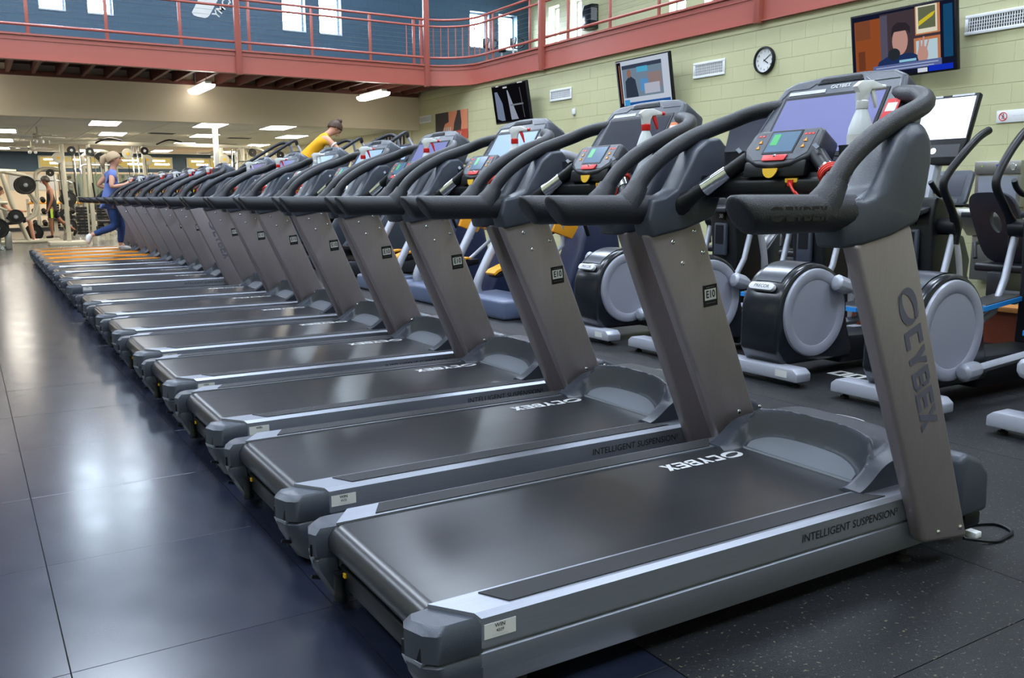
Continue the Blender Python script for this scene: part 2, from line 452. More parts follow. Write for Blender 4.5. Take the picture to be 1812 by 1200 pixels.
    MB().prism([(1.592, .235), (1.604, .235), (1.607, .2485), (1.598, .2485)], .155, .645, 'y').build('hood_lip', 'plastic_l', hood)
    e = MB(); e.poly([(1.86 + .016 * math.cos(a), .393 + .062 * math.sin(a), hz(1.86, .393) + .0035) for a in [2 * PI * i / 24 for i in range(24)]]); e.build('hood_badge', 'print_w', hood)
    e2 = MB(); e2.poly([(1.86 + .010 * math.cos(a), .393 + .050 * math.sin(a), hz(1.86, .393) + .0042) for a in [2 * PI * i / 24 for i in range(24)]]); e2.build('badge_face', 'plastic', hood)
    mark('badge_lettering', 'print_w', hood, (0, -1, 0), (1, 0, -.15), (1.856, .43, hz(1.86, .393) + .005), .010)
    MB().prism([(1.93, .10), (1.93, .300), (1.97, .318), (2.05, .285), (2.098, .235), (2.104, .10)], .014, .786, 'y').build('front_bumper', 'plastic', T, bevel=.022, seg=3)
    MB().box(2.0, 2.09, .03, .77, .05, .10).build('front_skirt', 'black', T, bevel=.01)
    def tr(x, z, k): return ((x + .725) * k - .725, 1.15 + (z - 1.15) * k)
    # uprights
    for s in (-1, 1):
        o = [(1.664, .100), (1.890, .075), (1.500, 1.066), (1.270, 1.014)] if s < 0 else [(1.662, .105), (1.884, .080), (1.468, 1.066), (1.238, 1.014)]
        y0, y1 = (-.050, .002) if s < 0 else (.752, .804)
        u = MB().prism(o, y0, y1, 'y').build('upright', 'steel', T, bevel=.014, seg=3)
        yi = .0025 if s < 0 else .7515; yo = -.0505 if s < 0 else .8045
        inn = [(1.345, .985), (1.440, 1.020), (1.485, .945), (1.392, .910), (1.692, .341), (1.800, .346)]
        for (x, z) in inn:
            MB().sph((x, yi, z), (.0085, .005, .0085), 10, 6).build('screw', 'chrome', u)
        out = [(1.730, .125), (1.842, .118)] if s < 0 else [(1.33, .95), (1.47, .99), (1.72, .09), (1.85, .09)]
        for (x, z) in out:
            MB().sph((x, yo, z), (.0085, .005, .0085), 10, 6).build('screw', 'chrome', u)
        ax = Vector((.385, 0, -1.0)).normalized()
        sgn = -1 if s < 0 else 1
        # outer face: mark reads downwards
        if s < 0: mark('upright_lettering', 'print_g', u, ax, (.925, 0, .38), (1.452, -.0516, .872), .076)
        else: mark('upright_lettering', 'print_g', u, -ax, (.925, 0, .38), (1.63, .8056, .44), .076)
        if s > 0:
            st = MB().box(-.033, .033, -.039, .039, -.0006, .0006).build('equipment_sticker', 'black', u)
            stM = basis((.985, 0, .10), (-.1, 0, .985), (1.526, .7510, .790)); st.matrix_local = stM
            sf = MB().box(-.027, .027, -.016, .024, .0006, .0010).build('sticker_face', 'offwhite', u); sf.matrix_local = stM
            t = link('sticker_lettering', text_mesh('E10', .037, 'print_k', .026), u); t.matrix_local = stM @ Matrix.Translation((0, .004, .0014)) @ Matrix.Diagonal((.80, 1, 1, 1))
            t = link('sticker_small_print', text_mesh('- - - - - - - -', .010, 'offwhite', .0), u); t.matrix_local = stM @ Matrix.Translation((0, -.026, .0014))
            t = link('sticker_heading', text_mesh('-- --- -- -- -', .0085, 'offwhite', .0), u); t.matrix_local = stM @ Matrix.Translation((0, .031, .0014))
    # side covers, arms and loop handles
    for s in (-1, 1):
        c = [(1.345, .995), (1.50, 1.022), (1.640, 1.065), (1.672, 1.15), (1.692, 1.26), (1.684, 1.325), (1.655, 1.352), (1.60, 1.345), (1.545, 1.305), (1.495, 1.225), (1.455, 1.165), (1.40, 1.14), (1.345, 1.13), (1.325, 1.06)]
        y0, y1 = sorted((mir(-.010, s), mir(.088, s)))
        c = [tr(x, z, .952) for x, z in c]
        ci = [(1.45 + (x - 1.45) * .80 + .012, 1.16 + (z - 1.16) * .86 - .012) for x, z in c]
        MB().loft([[(x, mir(-.056, s), z) for x, z in ci], [(x, mir(-.030, s), z) for x, z in c], [(x, mir(.062, s), z) for x, z in c]]).build('side_cover', 'plastic', T, bevel=.012, seg=3, ang=50)
        yc = mir(-.004, s)
        pth = [(.884, yc, 1.099), (.886, yc, 1.099), (.894, yc, 1.098), (.923, yc, 1.098), (1.22, yc, 1.097), (1.36, yc, 1.095)]
        b = MB(); n = 18; rings = []
        for i, p in enumerate(pth):
            rr = [.030, .041, .0485, .050, .050, .050][i]; sh = [.62, .62, .60, .4, 0, 0][i]
            rings.append([(p[0] - (math.sin(a) * rr) * sh, p[1] + math.cos(a) * rr * .9, p[2] + math.sin(a) * rr) for a in [2 * PI * j / n for j in range(n)]])
        b.loft(rings)
        h = b.build('handlebar', 'foam', T, ang=60)
        MB().tube([(1.178, yc, 1.09), (1.196, yc, 1.128), (1.214, yc, 1.150), (1.232, yc, 1.178)], [.046, .046, .038, .034], 14).build('handle_collar', 'foam', h, ang=60)
        if s < 0: mark('handlebar_lettering', 'black', h, (1, 0, 0), (0, .12, 1), (.945, -.0506, 1.081), .036)
        yq = mir(.10, s); yr = mir(.15, s)
        lp = spline([(1.204, yc, 1.130), (1.232, yc, 1.178), (1.286, yc, 1.238), (1.370, yc, 1.296), (1.470, yc, 1.345), (1.567, mir(.004, s), 1.379), (1.628, mir(.022, s), 1.402), (1.668, mir(.062, s), 1.424), (1.692, mir(.118, s), 1.436), (1.728, mir(.185, s), 1.444)], 5)
        MB().tube(lp, .0275, 12).build('loop_handle', 'foam', T, ang=60)
    # console slab, tilted towards the runner
    nrm = Vector((-.857, 0, .5145)); up = Vector((.5145, 0, .857)); rt = Vector((0, -1, 0))
    CM = basis(rt, up, (1.580, .40, 1.252))
    def cpart(b, name, m, par, **k):
        o = b.build(name, m, par, **k)
        if par is T: o.matrix_local = CM
        return o
    out = [(-.335, -.115), (.335, -.115), (.320, -.02), (.285, .08), (.252, .255), (.238, .300), (.19, .322), (.07, .332), (-.07, .332), (-.19, .322), (-.238, .300), (-.252, .255), (-.285, .08), (-.320, -.02)]
    con = cpart(MB().prism(out, -.125, .0, 'z'), 'console', 'plastic', T, bevel=.016, seg=3, ang=45)
    cpart(MB().prism([(-.215, .012), (.215, .012), (.204, .252), (-.204, .252)], -.002, .0025, 'z'), 'screen_bezel', 'black', con)
    cpart(MB().prism([(-.203, .028), (.203, .028), (.194, .240), (-.194, .240)], .002, .0035, 'z'), 'screen', 'scr_lav', con)
    cpart(MB().prism([(-.09, .293), (.09, .293), (.075, .313), (-.075, .313)], -.002, .003, 'z'), 'air_vent', 'black', con)
    for q in range(3):
        cpart(MB().box(-.08, .08, .296 + q * .005, .2975 + q * .005, .003, .0045), 'vent_fin', 'plastic_d', con)
    cpart(MB().box(-.195, -.045, .259, .272, -.001, .002), 'label_strip', 'print_w', con)
    t = link('label_lettering', text_mesh('- - -- --- - -- - --- -- - --', .0075, 'print_g'), con); t.matrix_local = Matrix.Translation((-.12, .2655, .0026))
    t = link('console_lettering', mark_mesh('print_w'), con); t.matrix_local = Matrix.Translation((-.03, .272, .0012)) @ Matrix.Scale(.013, 4)
    ln = MB().tube([(-.275, .03, .001), (-.232, .235, .001), (-.20, .283, .001), (-.12, .283, .001), (-.095, .300, .001)], .0016, 5)
    ln.tube([(.275, .03, .001), (.232, .265, .001), (.225, .283, .001), (.12, .283, .001), (.095, .300, .001)], .0016, 5)
    cpart(ln, 'console_pinstripe', 'plastic_l', con)
    # tray with two cup wells below the screen
    tr = MB().prism([(1.44, 1.15), (1.60, 1.20), (1.60, 1.232), (1.50, 1.232), (1.44, 1.19)], .085, .715, 'y').build('tray', 'black', T, bevel=.008)
    for yy in (.165, .635):
        cup = MB().lathe([(.050, 0), (.056, .0), (.058, .055), (.060, .06), (.052, .06), (.048, .004), (0, .004), (0, 0)], (1.540, yy, 1.228), 20).build('cup_well', 'plastic_d', T, ang=40)
    # centre control pod
    PM = basis(rt, (.58, 0, .81), (1.452, .40, 1.272))
    def ppart(b, name, m, par, **k):
        o = b.build(name, m, par, **k)
        if par is T: o.matrix_local = PM
        return o
    face = [(-.150, .02), (-.128, -.018), (-.07, -.042), (0, -.05), (.07, -.042), (.128, -.018), (.150, .02), (.138, .085), (.12, .096), (-.12, .096), (-.138, .085)]
    pod = ppart(MB().prism(face, -.085, 0, 'z'), 'control_pod', 'plastic_d', T, bevel=.014, seg=3, ang=45)
    ppart(MB().prism([(-.118, .0), (-.085, -.024), (.085, -.024), (.118, .0), (.118, .082), (-.118, .082)], -.001, .0016, 'z'), 'pod_panel', 'plastic', pod)
    ppart(MB().box(-.062, .062, -.002, .086, .0012, .003), 'pod_bezel', 'black', pod)
    ppart(MB().box(-.056, .056, .004, .080, .003, .0036), 'pod_display', 'scr_pod', pod)
    ppart(MB().box(-.046, -.018, .03, .072, .0036, .0042), 'display_graph', 'green_lit', pod)
    ppart(MB().prism([(-.045, -.030), (.045, -.030), (.050, -.008), (-.050, -.008)], .0016, .006, 'z'), 'stop_button', 'red', pod, bevel=.002)
    for dx in (-.106, -.09, .078, .092, .106):
        ppart(MB().box(dx - .004, dx + .004, .066, .072, .0016, .003), 'indicator', 'red_lit', pod)
    for dx in (-.09, .09):
        for dv in (.018, .04):
            ppart(MB().prism([(dx - .007, dv), (dx + .007, dv), (dx, dv + .013)], .0016, .004, 'z'), 'arrow_key', 'amber', pod)
    bd = MB(); bd.prism([(.030 * math.cos(a), .030 * math.sin(a)) for a in [PI + PI * i / 12 for i in range(13)]], 0, .003, 'z')
    em = bd.build('pod_emblem', 'yellow', pod); em.matrix_local = PM.inverted() @ basis(rt, (.15, 0, .99), (1.4255, .40, 1.226))
    eb = MB().sph((0, -.012, .004), .006, 8, 6).build('emblem_button', 'chrome', pod); eb.matrix_local = em.matrix_local
    MB().prism([(1.43, 1.20), (1.50, 1.20), (1.52, 1.26), (1.44, 1.25)], .275, .525, 'y').build('pod_chin', 'black', T, bevel=.008)
    MB().prism([(1.445, 1.135), (1.575, 1.135), (1.59, 1.20), (1.455, 1.215)], .055, .745, 'y').build('bridge', 'black', T, bevel=.012)
    # heart-rate grips between pod and covers
    for s in (-1, 1):
        a, c2 = Vector((1.475, mir(.262, s), 1.262)), Vector((1.375, mir(.055, s), 1.118))
        gp = MB().tube([a, a.lerp(c2, .35), a.lerp(c2, .8), c2], [.026, .024, .026, .034], 12).build('grip_arm', 'black', T, ang=60)
        d = (c2 - a); p0, p1 = a.lerp(c2, .30), a.lerp(c2, .66)
        MB().tube([p0, p1], .0275, 14).build('pulse_sensor', 'chrome', gp)
        MB().tube([a.lerp(c2, .98), (1.37, mir(.03, s), 1.105)], [.036, .045], 12).build('grip_boot', 'black', gp)
        kx = MB().box(-.010, .010, -.006, .006, -.002, .002).build('thumb_switch', 'plastic_l', gp); kx.matrix_local = basis((0, -1, -.8), (.6, 0, .8), (1.445, mir(.245, s), 1.287))
    # safety key and its red cord
    key = MB().box(1.440, 1.456, .305, .355, 1.166, 1.196).build('safety_key', 'yellow', T, bevel=.003)
    MB().box(1.436, 1.442, .32, .34, 1.172, 1.190).build('key_tab', 'red', key)
    cp = spline([(1.436, .33, 1.18), (1.425, .30, 1.152), (1.428, .262, 1.128), (1.432, .235, 1.135), (1.44, .215, 1.17), (1.446, .20, 1.215), (1.446, .192, 1.24)], 5)
    cd = MB().tube(cp, .0042, 6)
    cd.tube([p + Vector((-.004, -.012, -.004)) for p in cp[4:]], .0038, 6)
    gA = Vector((1.475, .262, 1.262)); gB = Vector((1.375, .055, 1.118)); gc = gA.lerp(gB, .40); gd = (gB - gA).normalized()
    gu = gd.cross(Vector((1, 0, 0))).normalized(); gv = gd.cross(gu)
    for q in (-.009, 0, .009):
        cd.tube([gc + gd * q + (gu * math.cos(a) + gv * math.sin(a)) * .0305 for a in [2 * PI * i / 16 for i in range(16)]], .005, 6, closed=True)
    cd.build('safety_cord', 'redcord', T)
    # side sticker on the console
    st = cpart(MB().box(.216, .262, .11, .205, .0, .0020), 'console_sticker', 'red', con)
    cpart(MB().box(.222, .256, .16, .190, .0020, .0026), 'sticker_panel', 'white', con)
    return T

TP = treadmill_proto()
def tread_pos(k):
    y = 1.58 + .985 * k if k < 8 else 10.20 + .985 * (k - 8)
    return (.705 + .0125 * y, y, 0)
ordn = ['first', 'second', 'third', 'fourth', 'fifth', 'sixth', 'seventh', 'eighth', 'ninth', 'tenth', 'eleventh', 'twelfth', 'thirteenth', 'fourteenth', 'fifteenth', 'sixteenth']
LBL = {0: 'silver treadmill at the near end of the row, its whole side rail in view',
       1: 'second treadmill of the row, dark screen with an orange sticker',
       7: 'eighth treadmill, the last one before the gap in the row',
       8: 'ninth treadmill, just past the gap, the name readable along its upright',
       15: 'treadmill at the far end of the row, with side rails coloured orange for warm light'}
TREADS = []
for k in range(16):
    t = TP if k == 0 else copy_tree(TP)
    t.location = tread_pos(k); t.rotation_euler = (0, 0, -.006)
    extra = ' with side rails coloured orange for warm light' if k >= 12 else ', counted from the near end of the row'
    if k == 14: extra = ' with side rails coloured orange for warm light, the woman in blue running on it'
    t['label'] = LBL.get(k, '%s silver treadmill%s' % (ordn[k], extra))
    TREADS.append(t)
def sub(o, name):
    r = []
    for c in o.children_recursive:
        if c.name.split('.')[0] == name: r.append(c)
    return r
def remat(o, m):
    me = o.data.copy(); o.data = me; me.materials.clear(); me.materials.append(M[m])
def rematshared(objs, m):
    me = objs[0].data.copy(); me.materials.clear(); me.materials.append(M[m])
    for o in objs: o.data = me
scr = {k: sub(TREADS[k], 'screen')[0] for k in range(16)}
rematshared([scr[1], scr[8], scr[12]], 'scr_dark')
rematshared([scr[2], scr[4], scr[5], scr[9], scr[14]], 'scr_blue')
stk = {k: sub(TREADS[k], 'console_sticker')[0] for k in range(16)}
rematshared([stk[1]], 'orange'); rematshared([stk[2], stk[4]], 'white'); rematshared([stk[3], stk[6], stk[9]], 'blue')
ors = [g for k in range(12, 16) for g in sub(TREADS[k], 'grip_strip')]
for sgn in (0, 1): rematshared(ors[sgn::2], 'warm_reflect')
for g in ors: g['label'] = 'foot strip coloured orange for warm light'
rematshared([g for k in range(12, 16) for g in sub(TREADS[k], 'side_rail')][0::2], 'warm_reflect'); rematshared([g for k in range(12, 16) for g in sub(TREADS[k], 'side_rail')][1::2], 'warm_reflect')
rematshared([sub(TREADS[k], 'belt')[0] for k in range(12, 16)], 'belt_warm')
sub(TREADS[1], 'asset_number')[0].data = text_mesh('4322', .010, 'print_k', .01)
for k in range(2, 16): sub(TREADS[k], 'asset_number')[0].data = text_mesh('- - -', .010, 'print_k', .01)
# the nearest machine: its mains lead lies in a loop on the floor
cl = [(2.06, .10, .012), (2.16, .11, .006), (2.25, .07, .006), (2.23, .0, .006), (2.16, -.02, .006), (2.09, -.02, .006), (2.00, .03, .02)]
MB().tube(spline(cl, 6), .006, 6).build('power_cord', 'black', TREADS[0])
MB().box(2.07, 2.105, .03, .07, 0, .022).build('power_plug', 'white', TREADS[0], bevel=.004)

# ---------------------------------------------------------------- spray bottles
def bottle_proto(trig, body, label):
    B = thing('spray_bottle', label, 'spray bottle', (0, 0, 0), 0, 'disinfectant spray bottles')
    MB().lathe([(0, 0), (.034, 0), (.037, .006), (.037, .085), (.034, .105), (.024, .135), (.016, .155), (.0135, .165), (0, .165)], n=18).build('bottle_body', body, B, ang=50)
    MB().lathe([(.0165, .158), (.0175, .16), (.0175, .180), (.015, .183), (0, .183)], n=16).build('bottle_collar', trig, B)
    MB().prism([(-.014, .18), (.016, .18), (.018, .205), (.030, .222), (.010, .238), (-.030, .240), (-.062, .228), (-.064, .218), (-.024, .214), (-.016, .200)], -.011, .011, 'y').build('spray_head', 'white', B, bevel=.003)
    MB().prism([(-.022, .216), (-.038, .216), (-.044, .198), (-.050, .165), (-.046, .162), (-.036, .185)], -.006, .006, 'y').build('trigger', trig, B, bevel=.002)
    MB().cyl((-.062, 0, .2235), (-.076, 0, .2235), .007, 10).build('nozzle', trig, B)
    MB().lathe([(.0376, .02), (.0376, .085)], n=18).build('paper_label', 'offwhite', B)
    return B
BW = bottle_proto('white', 'bottle', 'x'); BR = bottle_proto('red', 'bottle', 'x')
used = {}
def bottle(kind, loc, rz, label):
    p = BW if kind == 'w' else BR
    o = p if kind not in used else copy_tree(p)
    used[kind] = 1
    o.location = loc; o.rotation_euler = (0, 0, rz); o['label'] = label; return o
whi = (0, 5, 7, 10, 13)
for k in range(16):
    p = tread_pos(k)
    red = k not in whi
    if k in (12, 15): continue
    bottle('r' if red else 'w', (p[0] + 1.540, p[1] + .155, 1.233), (2.6 if k != 0 else 2.9) + .3 * math.sin(k * 2.1),
           '%s spray bottle in the cup well of the %s treadmill' % ('red-triggered' if red else 'all-white', ordn[k]))

# ================================================================ THE ROOM
W = 9.1            # face of the lower right wall
YS = 18.89         # soffit wall
YB = 16.80         # mezzanine edge beam, far side
def plain(name, x0, x1, y0, y1, z0, z1, m, **k): return struct(MB().box(x0, x1, y0, y1, z0, z1).build(name, m, **k))
# floor: a dark seam layer with tiles and rubber matting laid on it
fl = plain('floor', -9, 13.4, -6, 35.2, -.12, -.006, 'seam')
tx = [.125 - .675 * k for k in range(6, 0, -1)] + [.125, .80, 1.385]
ty = [2.28 + .748 * k for k in range(-4, 22)]
tm = MB().box(0, 1, 0, 1, -.02, 0).build('floor_tile', 'navytile', fl, bevel=.001, seg=1)
tm.scale = (1e-3, 1e-3, 1e-3); first = True
for i in range(len(tx) - 1):
    for j in range(len(ty) - 1):
        if tx[i] < -3.2 and ty[j] < 4: pass
        o = tm if first else tm.copy()
        if not first: COL.objects.link(o)
        first = False
        gp = .0011
        o.location = (tx[i] + gp + .0125 * (ty[j] - 2.3) * 0, ty[j] + gp, random.uniform(-.0004, .0004))
        o.scale = (tx[i + 1] - tx[i] - 2 * gp, ty[j + 1] - ty[j] - 2 * gp, 1)
MB().box(-9, tx[0] - .003, -6, 18.1, -.02, 0).box(tx[0], 1.383, -6, ty[0] - .003, -.02, 0).build('floor_sheet', 'navytile', fl)
for i, (a, b) in enumerate(((1.388, 2.60), (2.603, 3.82), (3.823, 5.04), (5.043, 6.26), (6.263, 7.48), (7.483, 9.1))):
    for ya, yb in ((-6, 1.2), (1.203, 9.5), (9.503, 17.983)):
        MB().box(a, b, ya, yb, -.02, 0).build('rubber_mat', 'rubberfloor', fl)
MB().box(-9, 9.1, 17.986, 35.0, -.02, 0).build('far_floor', 'greyfloor', fl)

# walls of painted concrete block: backing with openings, blocks as separate pieces
def block_wall(name, axis, pos, u0, u1, z0, z1, holes, m, md, zone, key, thick=.30, face=-1, n=300, course=.2032, length=.4064):
    """axis 'x': wall plane at x=pos, running along y; axis 'y': plane at y=pos, running along x. face: side the blocks look to."""
    def B(b, ua, ub, za, zb, d0, d1):
        a, c = sorted((pos + face * d0, pos + face * d1))
        return b.box(a, c, ua, ub, za, zb) if axis == 'x' else b.box(ua, ub, a, c, za, zb)
    us = sorted({u0, u1, *[v for h in holes for v in h[:2]]}); zs = sorted({z0, z1, *[v for h in holes for v in h[2:]]})
    b = MB()
    for i in range(len(us) - 1):
        for j in range(len(zs) - 1):
            cu, cz = (us[i] + us[i + 1]) / 2, (zs[j] + zs[j + 1]) / 2
            if any(h[0] < cu < h[1] and h[2] < cz < h[3] for h in holes): continue
            B(b, us[i], us[i + 1], zs[j], zs[j + 1], -thick, -.003)
    wall = struct(b.build(name, [m, md][1], None))
    whole, rest = [], MB()
    r = 0; z = math.floor(zone[2] / course) * course
    while z < zone[3] - .01:
        u = zone[0] - (r % 2) * length / 2
        while u < zone[1]:
            a, c, za, zb = max(u, u0) + .0007, min(u + length, u1) - .0007, z + .0024, min(z + course, z1) - .0024
            if c - a > .03 and zb - za > .03:
                hit = [h for h in holes if h[0] < c and h[1] > a and h[2] < zb and h[3] > za]
                if not hit and c - a > length - .02: whole.append((a, za))
                else:
                    segs = [(a, c, za, zb)]
                    for h in hit:
                        new = []
                        for (p, q, s_, t_) in segs:
                            if h[0] > p: new.append((p, min(q, h[0]), s_, t_))
                            if h[1] < q: new.append((max(p, h[1]), q, s_, t_))
                            mid = (max(p, h[0]), min(q, h[1]))
                            if mid[1] > mid[0]:
                                if h[2] > s_: new.append((mid[0], mid[1], s_, min(t_, h[2])))
                                if h[3] < t_: new.append((mid[0], mid[1], max(s_, h[3]), t_))
                        segs = [x for x in new if x[1] - x[0] > .01 and x[3] - x[2] > .01]
                    for sg in segs: B(rest, *sg, -.0045, 0)
            u += length
        z += course; r += 1
    whole.sort(key=lambda p: key(p[0], p[1]))
    mb = MB(); B(mb, 0, length - .0014, 0, course - .0048, -.006, 0)
    proto = mb.build('block', m, wall, bevel=.0012, seg=1)
    for i, (a, za) in enumerate(whole[:n]):
        o = proto if i == 0 else proto.copy()
        if i: COL.objects.link(o)
        o.location = (random.uniform(-.0006, .0006), a, za) if axis == 'x' else (a, random.uniform(-.0006, .0006), za)
    for a, za in whole[n:]: B(rest, a, a + length - .0014, za, za + course - .0048, -.006, 0)
    if rest.v: rest.build('block_rest', m, wall, kind='stuff')
    return wall
wr_ = block_wall('wall_right', 'x', W, -6, 35.2, 0, 3.61, [], 'khaki', 'khaki_d', (4.4, 19.2, .0, 3.25), lambda u, z: u - (1.2 if z > 1.0 else -3))
MB().box(W - .004, W + .01, -6, 4.4, 0, 3.25).box(W - .004, W + .01, 19.3, 35, 0, 3.25).build('wall_plain', 'khaki', wr_)
MB().box(W - .006, W + .02, -6, 18.9, 3.262, 3.36).build('bond_course', 'khaki', wr_, bevel=.004)

YM = 20.40
blue_holes = [(1.62, 2.10, 4.83, 5.72), (2.50, 2.98, 4.83, 5.72), (6.50, 7.03, 4.85, 5.75), (7.36, 7.89, 4.85, 5.75), (11.30, 11.86, 4.86, 5.72), (12.14, 12.70, 4.86, 5.72),
              (-3.0, -2.5, 4.83, 5.72), (-2.1, -1.6, 4.83, 5.72)]
wf = block_wall('wall_far_upper', 'y', YM, -9, 13.05, 3.5, HALL_CEIL, blue_holes, 'bluewall', 'bluewall_d', (-.6, 13.0, 3.86, 6.1), lambda u, z: abs(u - 5.5))
XM = 13.05
right_holes = [(19.05 - .05, 19.45, 4.85, 5.80), (18.05, 18.50, 4.85, 5.80), (14.40, 14.90, 4.85, 5.80), (13.35, 13.85, 4.85, 5.80), (9.3, 9.8, 4.85, 5.8), (8.2, 8.7, 4.85, 5.8)]
wu = block_wall('wall_right_upper', 'x', XM, -6, 20.45, 3.5, HALL_CEIL, right_holes, 'khaki', 'khaki_d', (9.6, 20.4, 4.05, 5.9), lambda u, z: -u)
plain('wall_left', -9.2, -9, -6, 35.2, 0, HALL_CEIL, 'khaki')
plain('wall_back', -9, 13.3, -6.2, -6, 0, HALL_CEIL, 'khaki')
plain('ceiling', -9.2, 13.4, -6.2, 20.7, HALL_CEIL, HALL_CEIL + .1, 'ceil')
# deep-set window units
def window(n, axis, pos, u0, u1, z0, z1):
    b = MB(); d = .20; t = .035
    def P(b, ua, ub, za, zb, d0, d1): return b.box(pos + d0, pos + d1, ua, ub, za, zb) if axis == 'x' else b.box(ua, ub, pos + d0, pos + d1, za, zb)
    P(b, u0, u1, z0, z0 + t, d, d + .06); P(b, u0, u1, z1 - t, z1, d, d + .06); P(b, u0, u0 + t, z0 + t, z1 - t, d, d + .06); P(b, u1 - t, u1, z0 + t, z1 - t, d, d + .06)
    wn = struct(b.build('window_%d' % n, 'winframe', bevel=.004))
    g = MB(); P(g, u0 + t, u1 - t, z0 + t, z1 - t, d + .025, d + .031); g.build('pane', 'glass', wn)
    s_ = MB(); P(s_, u0, u1, z0 - .03, z0, -.02, d); s_.build('sill', 'winframe', wn)
    area(((pos + d + .07) if axis == 'x' else (u0 + u1) / 2, (u0 + u1) / 2 if axis == 'x' else pos + d + .07, (z0 + z1) / 2),
         (0, PI / 2, 0) if axis == 'x' else (-PI / 2, 0, 0), (z1 - z0) if axis == 'x' else (u1 - u0), (u1 - u0) if axis == 'x' else (z1 - z0), 1, (1, 1, 1), portal=True)
k = 0
for h in blue_holes: k += 1; window(k, 'y', YM, *h)
for h in right_holes: k += 1; window(k, 'x', XM, *h)

# mezzanine: floor slabs, red edge beam with a rounded inner corner, joists, railing
R = .85; CX, CY = W - .03 - R, YB + R - R  # corner of the beam line
def arc(r, n=10): return [(W - .03 - R + r * math.cos(a), YB - R + r * math.sin(a)) for a in [PI / 2 * (1 - i / n) for i in range(n + 1)]]
line_out = [(-9, YB)] + arc(R) + [(W - .03, -6)]
def strip(name, off0, off1, z0, z1, m, parent=None):
    b = MB(); A = [(-9, YB + off0)] + arc(R + off0) + [(W - .03 + off0, -6)]; Bq = [(-9, YB + off1)] + arc(R + off1) + [(W - .03 + off1, -6)]
    rings = [[(p[0], p[1], z0), (p[0], p[1], z1), (q[0], q[1], z1), (q[0], q[1], z0)] for p, q in zip(A, Bq)]
    return b.loft(rings).build(name, m, parent, ang=40)
beam = struct(strip('trim_1', 0, .10, 3.365, 3.745, 'redpaint')); beam['label'] = 'brick red steel edge beam of the mezzanine'
strip('lower_flange', -.045, .10, 3.350, 3.368, 'redpaint', beam); strip('upper_flange', -.03, .10, 3.735, 3.765, 'redpaint', beam); strip('beam_rib', -.012, .02, 3.66, 3.675, 'redpaint', beam)
MB().box(-9, 13.05, YB + .1, YM + .3, 3.60, 3.72).box(W + .06, 13.05, -6, YB + .1, 3.60, 3.72).build('mezzanine_slab', 'deckdark', beam)
MB().prism([(p[0] + .03, p[1] + .03) for p in arc(R)] + [(W + .06, YB - R), (W + .06, YB + .12), (W - .03 - R, YB + .12)], 3.55, 3.72, 'z').build('corner_slab', 'deckdark', beam)
MB().box(-9, W, YB + .1, YS, 3.55, 3.60).build('deck_underside', 'deckdark', beam)
jp = MB().box(-.03, .03, YB + .1, YS, 3.37, 3.56).build('joist', 'redjoist', beam)
for i in range(30):
    o = jp if i == 0 else jp.copy()
    if i: COL.objects.link(o)
    o.location = (-3.2 + .41 * i, 0, 0)
MB().box(-9, 9.05, YS - .10, YS - .02, 3.34, 3.42).build('ledger_angle', 'redjoist', beam)
def rail_path(z, off=.02, y_end=-6):
    return [(-9, YB + off, z)] + [(p[0], p[1], z) for p in arc(R + off, 12)] + [(W - .03 + off, y_end, z)]
rail = thing('guard_railing', 'brick red steel pipe railing along the mezzanine edge', 'railing', (0, 0, 0))
for z, r in ((4.645, .024), (4.515, .022), (3.905, .024)):
    MB().tube(rail_path(z), r, 10).build('rail_pipe', 'redpaint', rail, ang=60)
post = MB().box(-.028, .028, -.010, .010, 3.74, 4.64).build('post', 'redpaint', rail, bevel=.003)
sp = [(x, YB + .02, 0) for x in (-2.4, -1.22, -.03, 1.15, 2.33, 3.52, 4.72, 5.90, 7.08, 8.02, 8.18)] + [(W - .01, y, PI / 2) for y in (15.75, 15.5, 14.17, 12.96, 11.79, 10.61, 9.44, 8.25, 7.05)]
for i, (x, y, a) in enumerate(sp):
    o = post if i == 0 else post.copy()
    if i: COL.objects.link(o)
    o.location = (x, y, 0); o.rotation_euler = (0, 0, a)
bal = MB().cyl((0, 0, 3.905), (0, 0, 4.515), .011, 8).build('baluster', 'redpaint', rail)
bl = [(7.86, YB + .02)] + [arc(R + .02, 18)[i] for i in range(1, 18, 2)] + [(W - .01, 15.6)]
for i, (x, y) in enumerate(bl):
    o = bal if i == 0 else bal.copy()
    if i: COL.objects.link(o)
    o.location = (x, y, 0)
for i in range(6):
    z = 4.0 + .085 * i
    MB().tube(rail_path(z), .0020, 5).build('rail_cable', 'stainless', rail)
cols = [(4.50, YB - .02), (8.58 - .30, YB - .02), (W - .07, 13.68), (W - .07, 8.58), (-.2, YB - .02)]
for i, (x, y) in enumerate(cols):
    c = struct(MB().box(x - .05, x + .05, y - .05, y + .05, 3.33 if i < 4 else 3.33, HALL_CEIL).build('trim_%d' % (i + 2), 'redpaint', bevel=.006))
    c['label'] = 'slim red steel post rising from the beam'
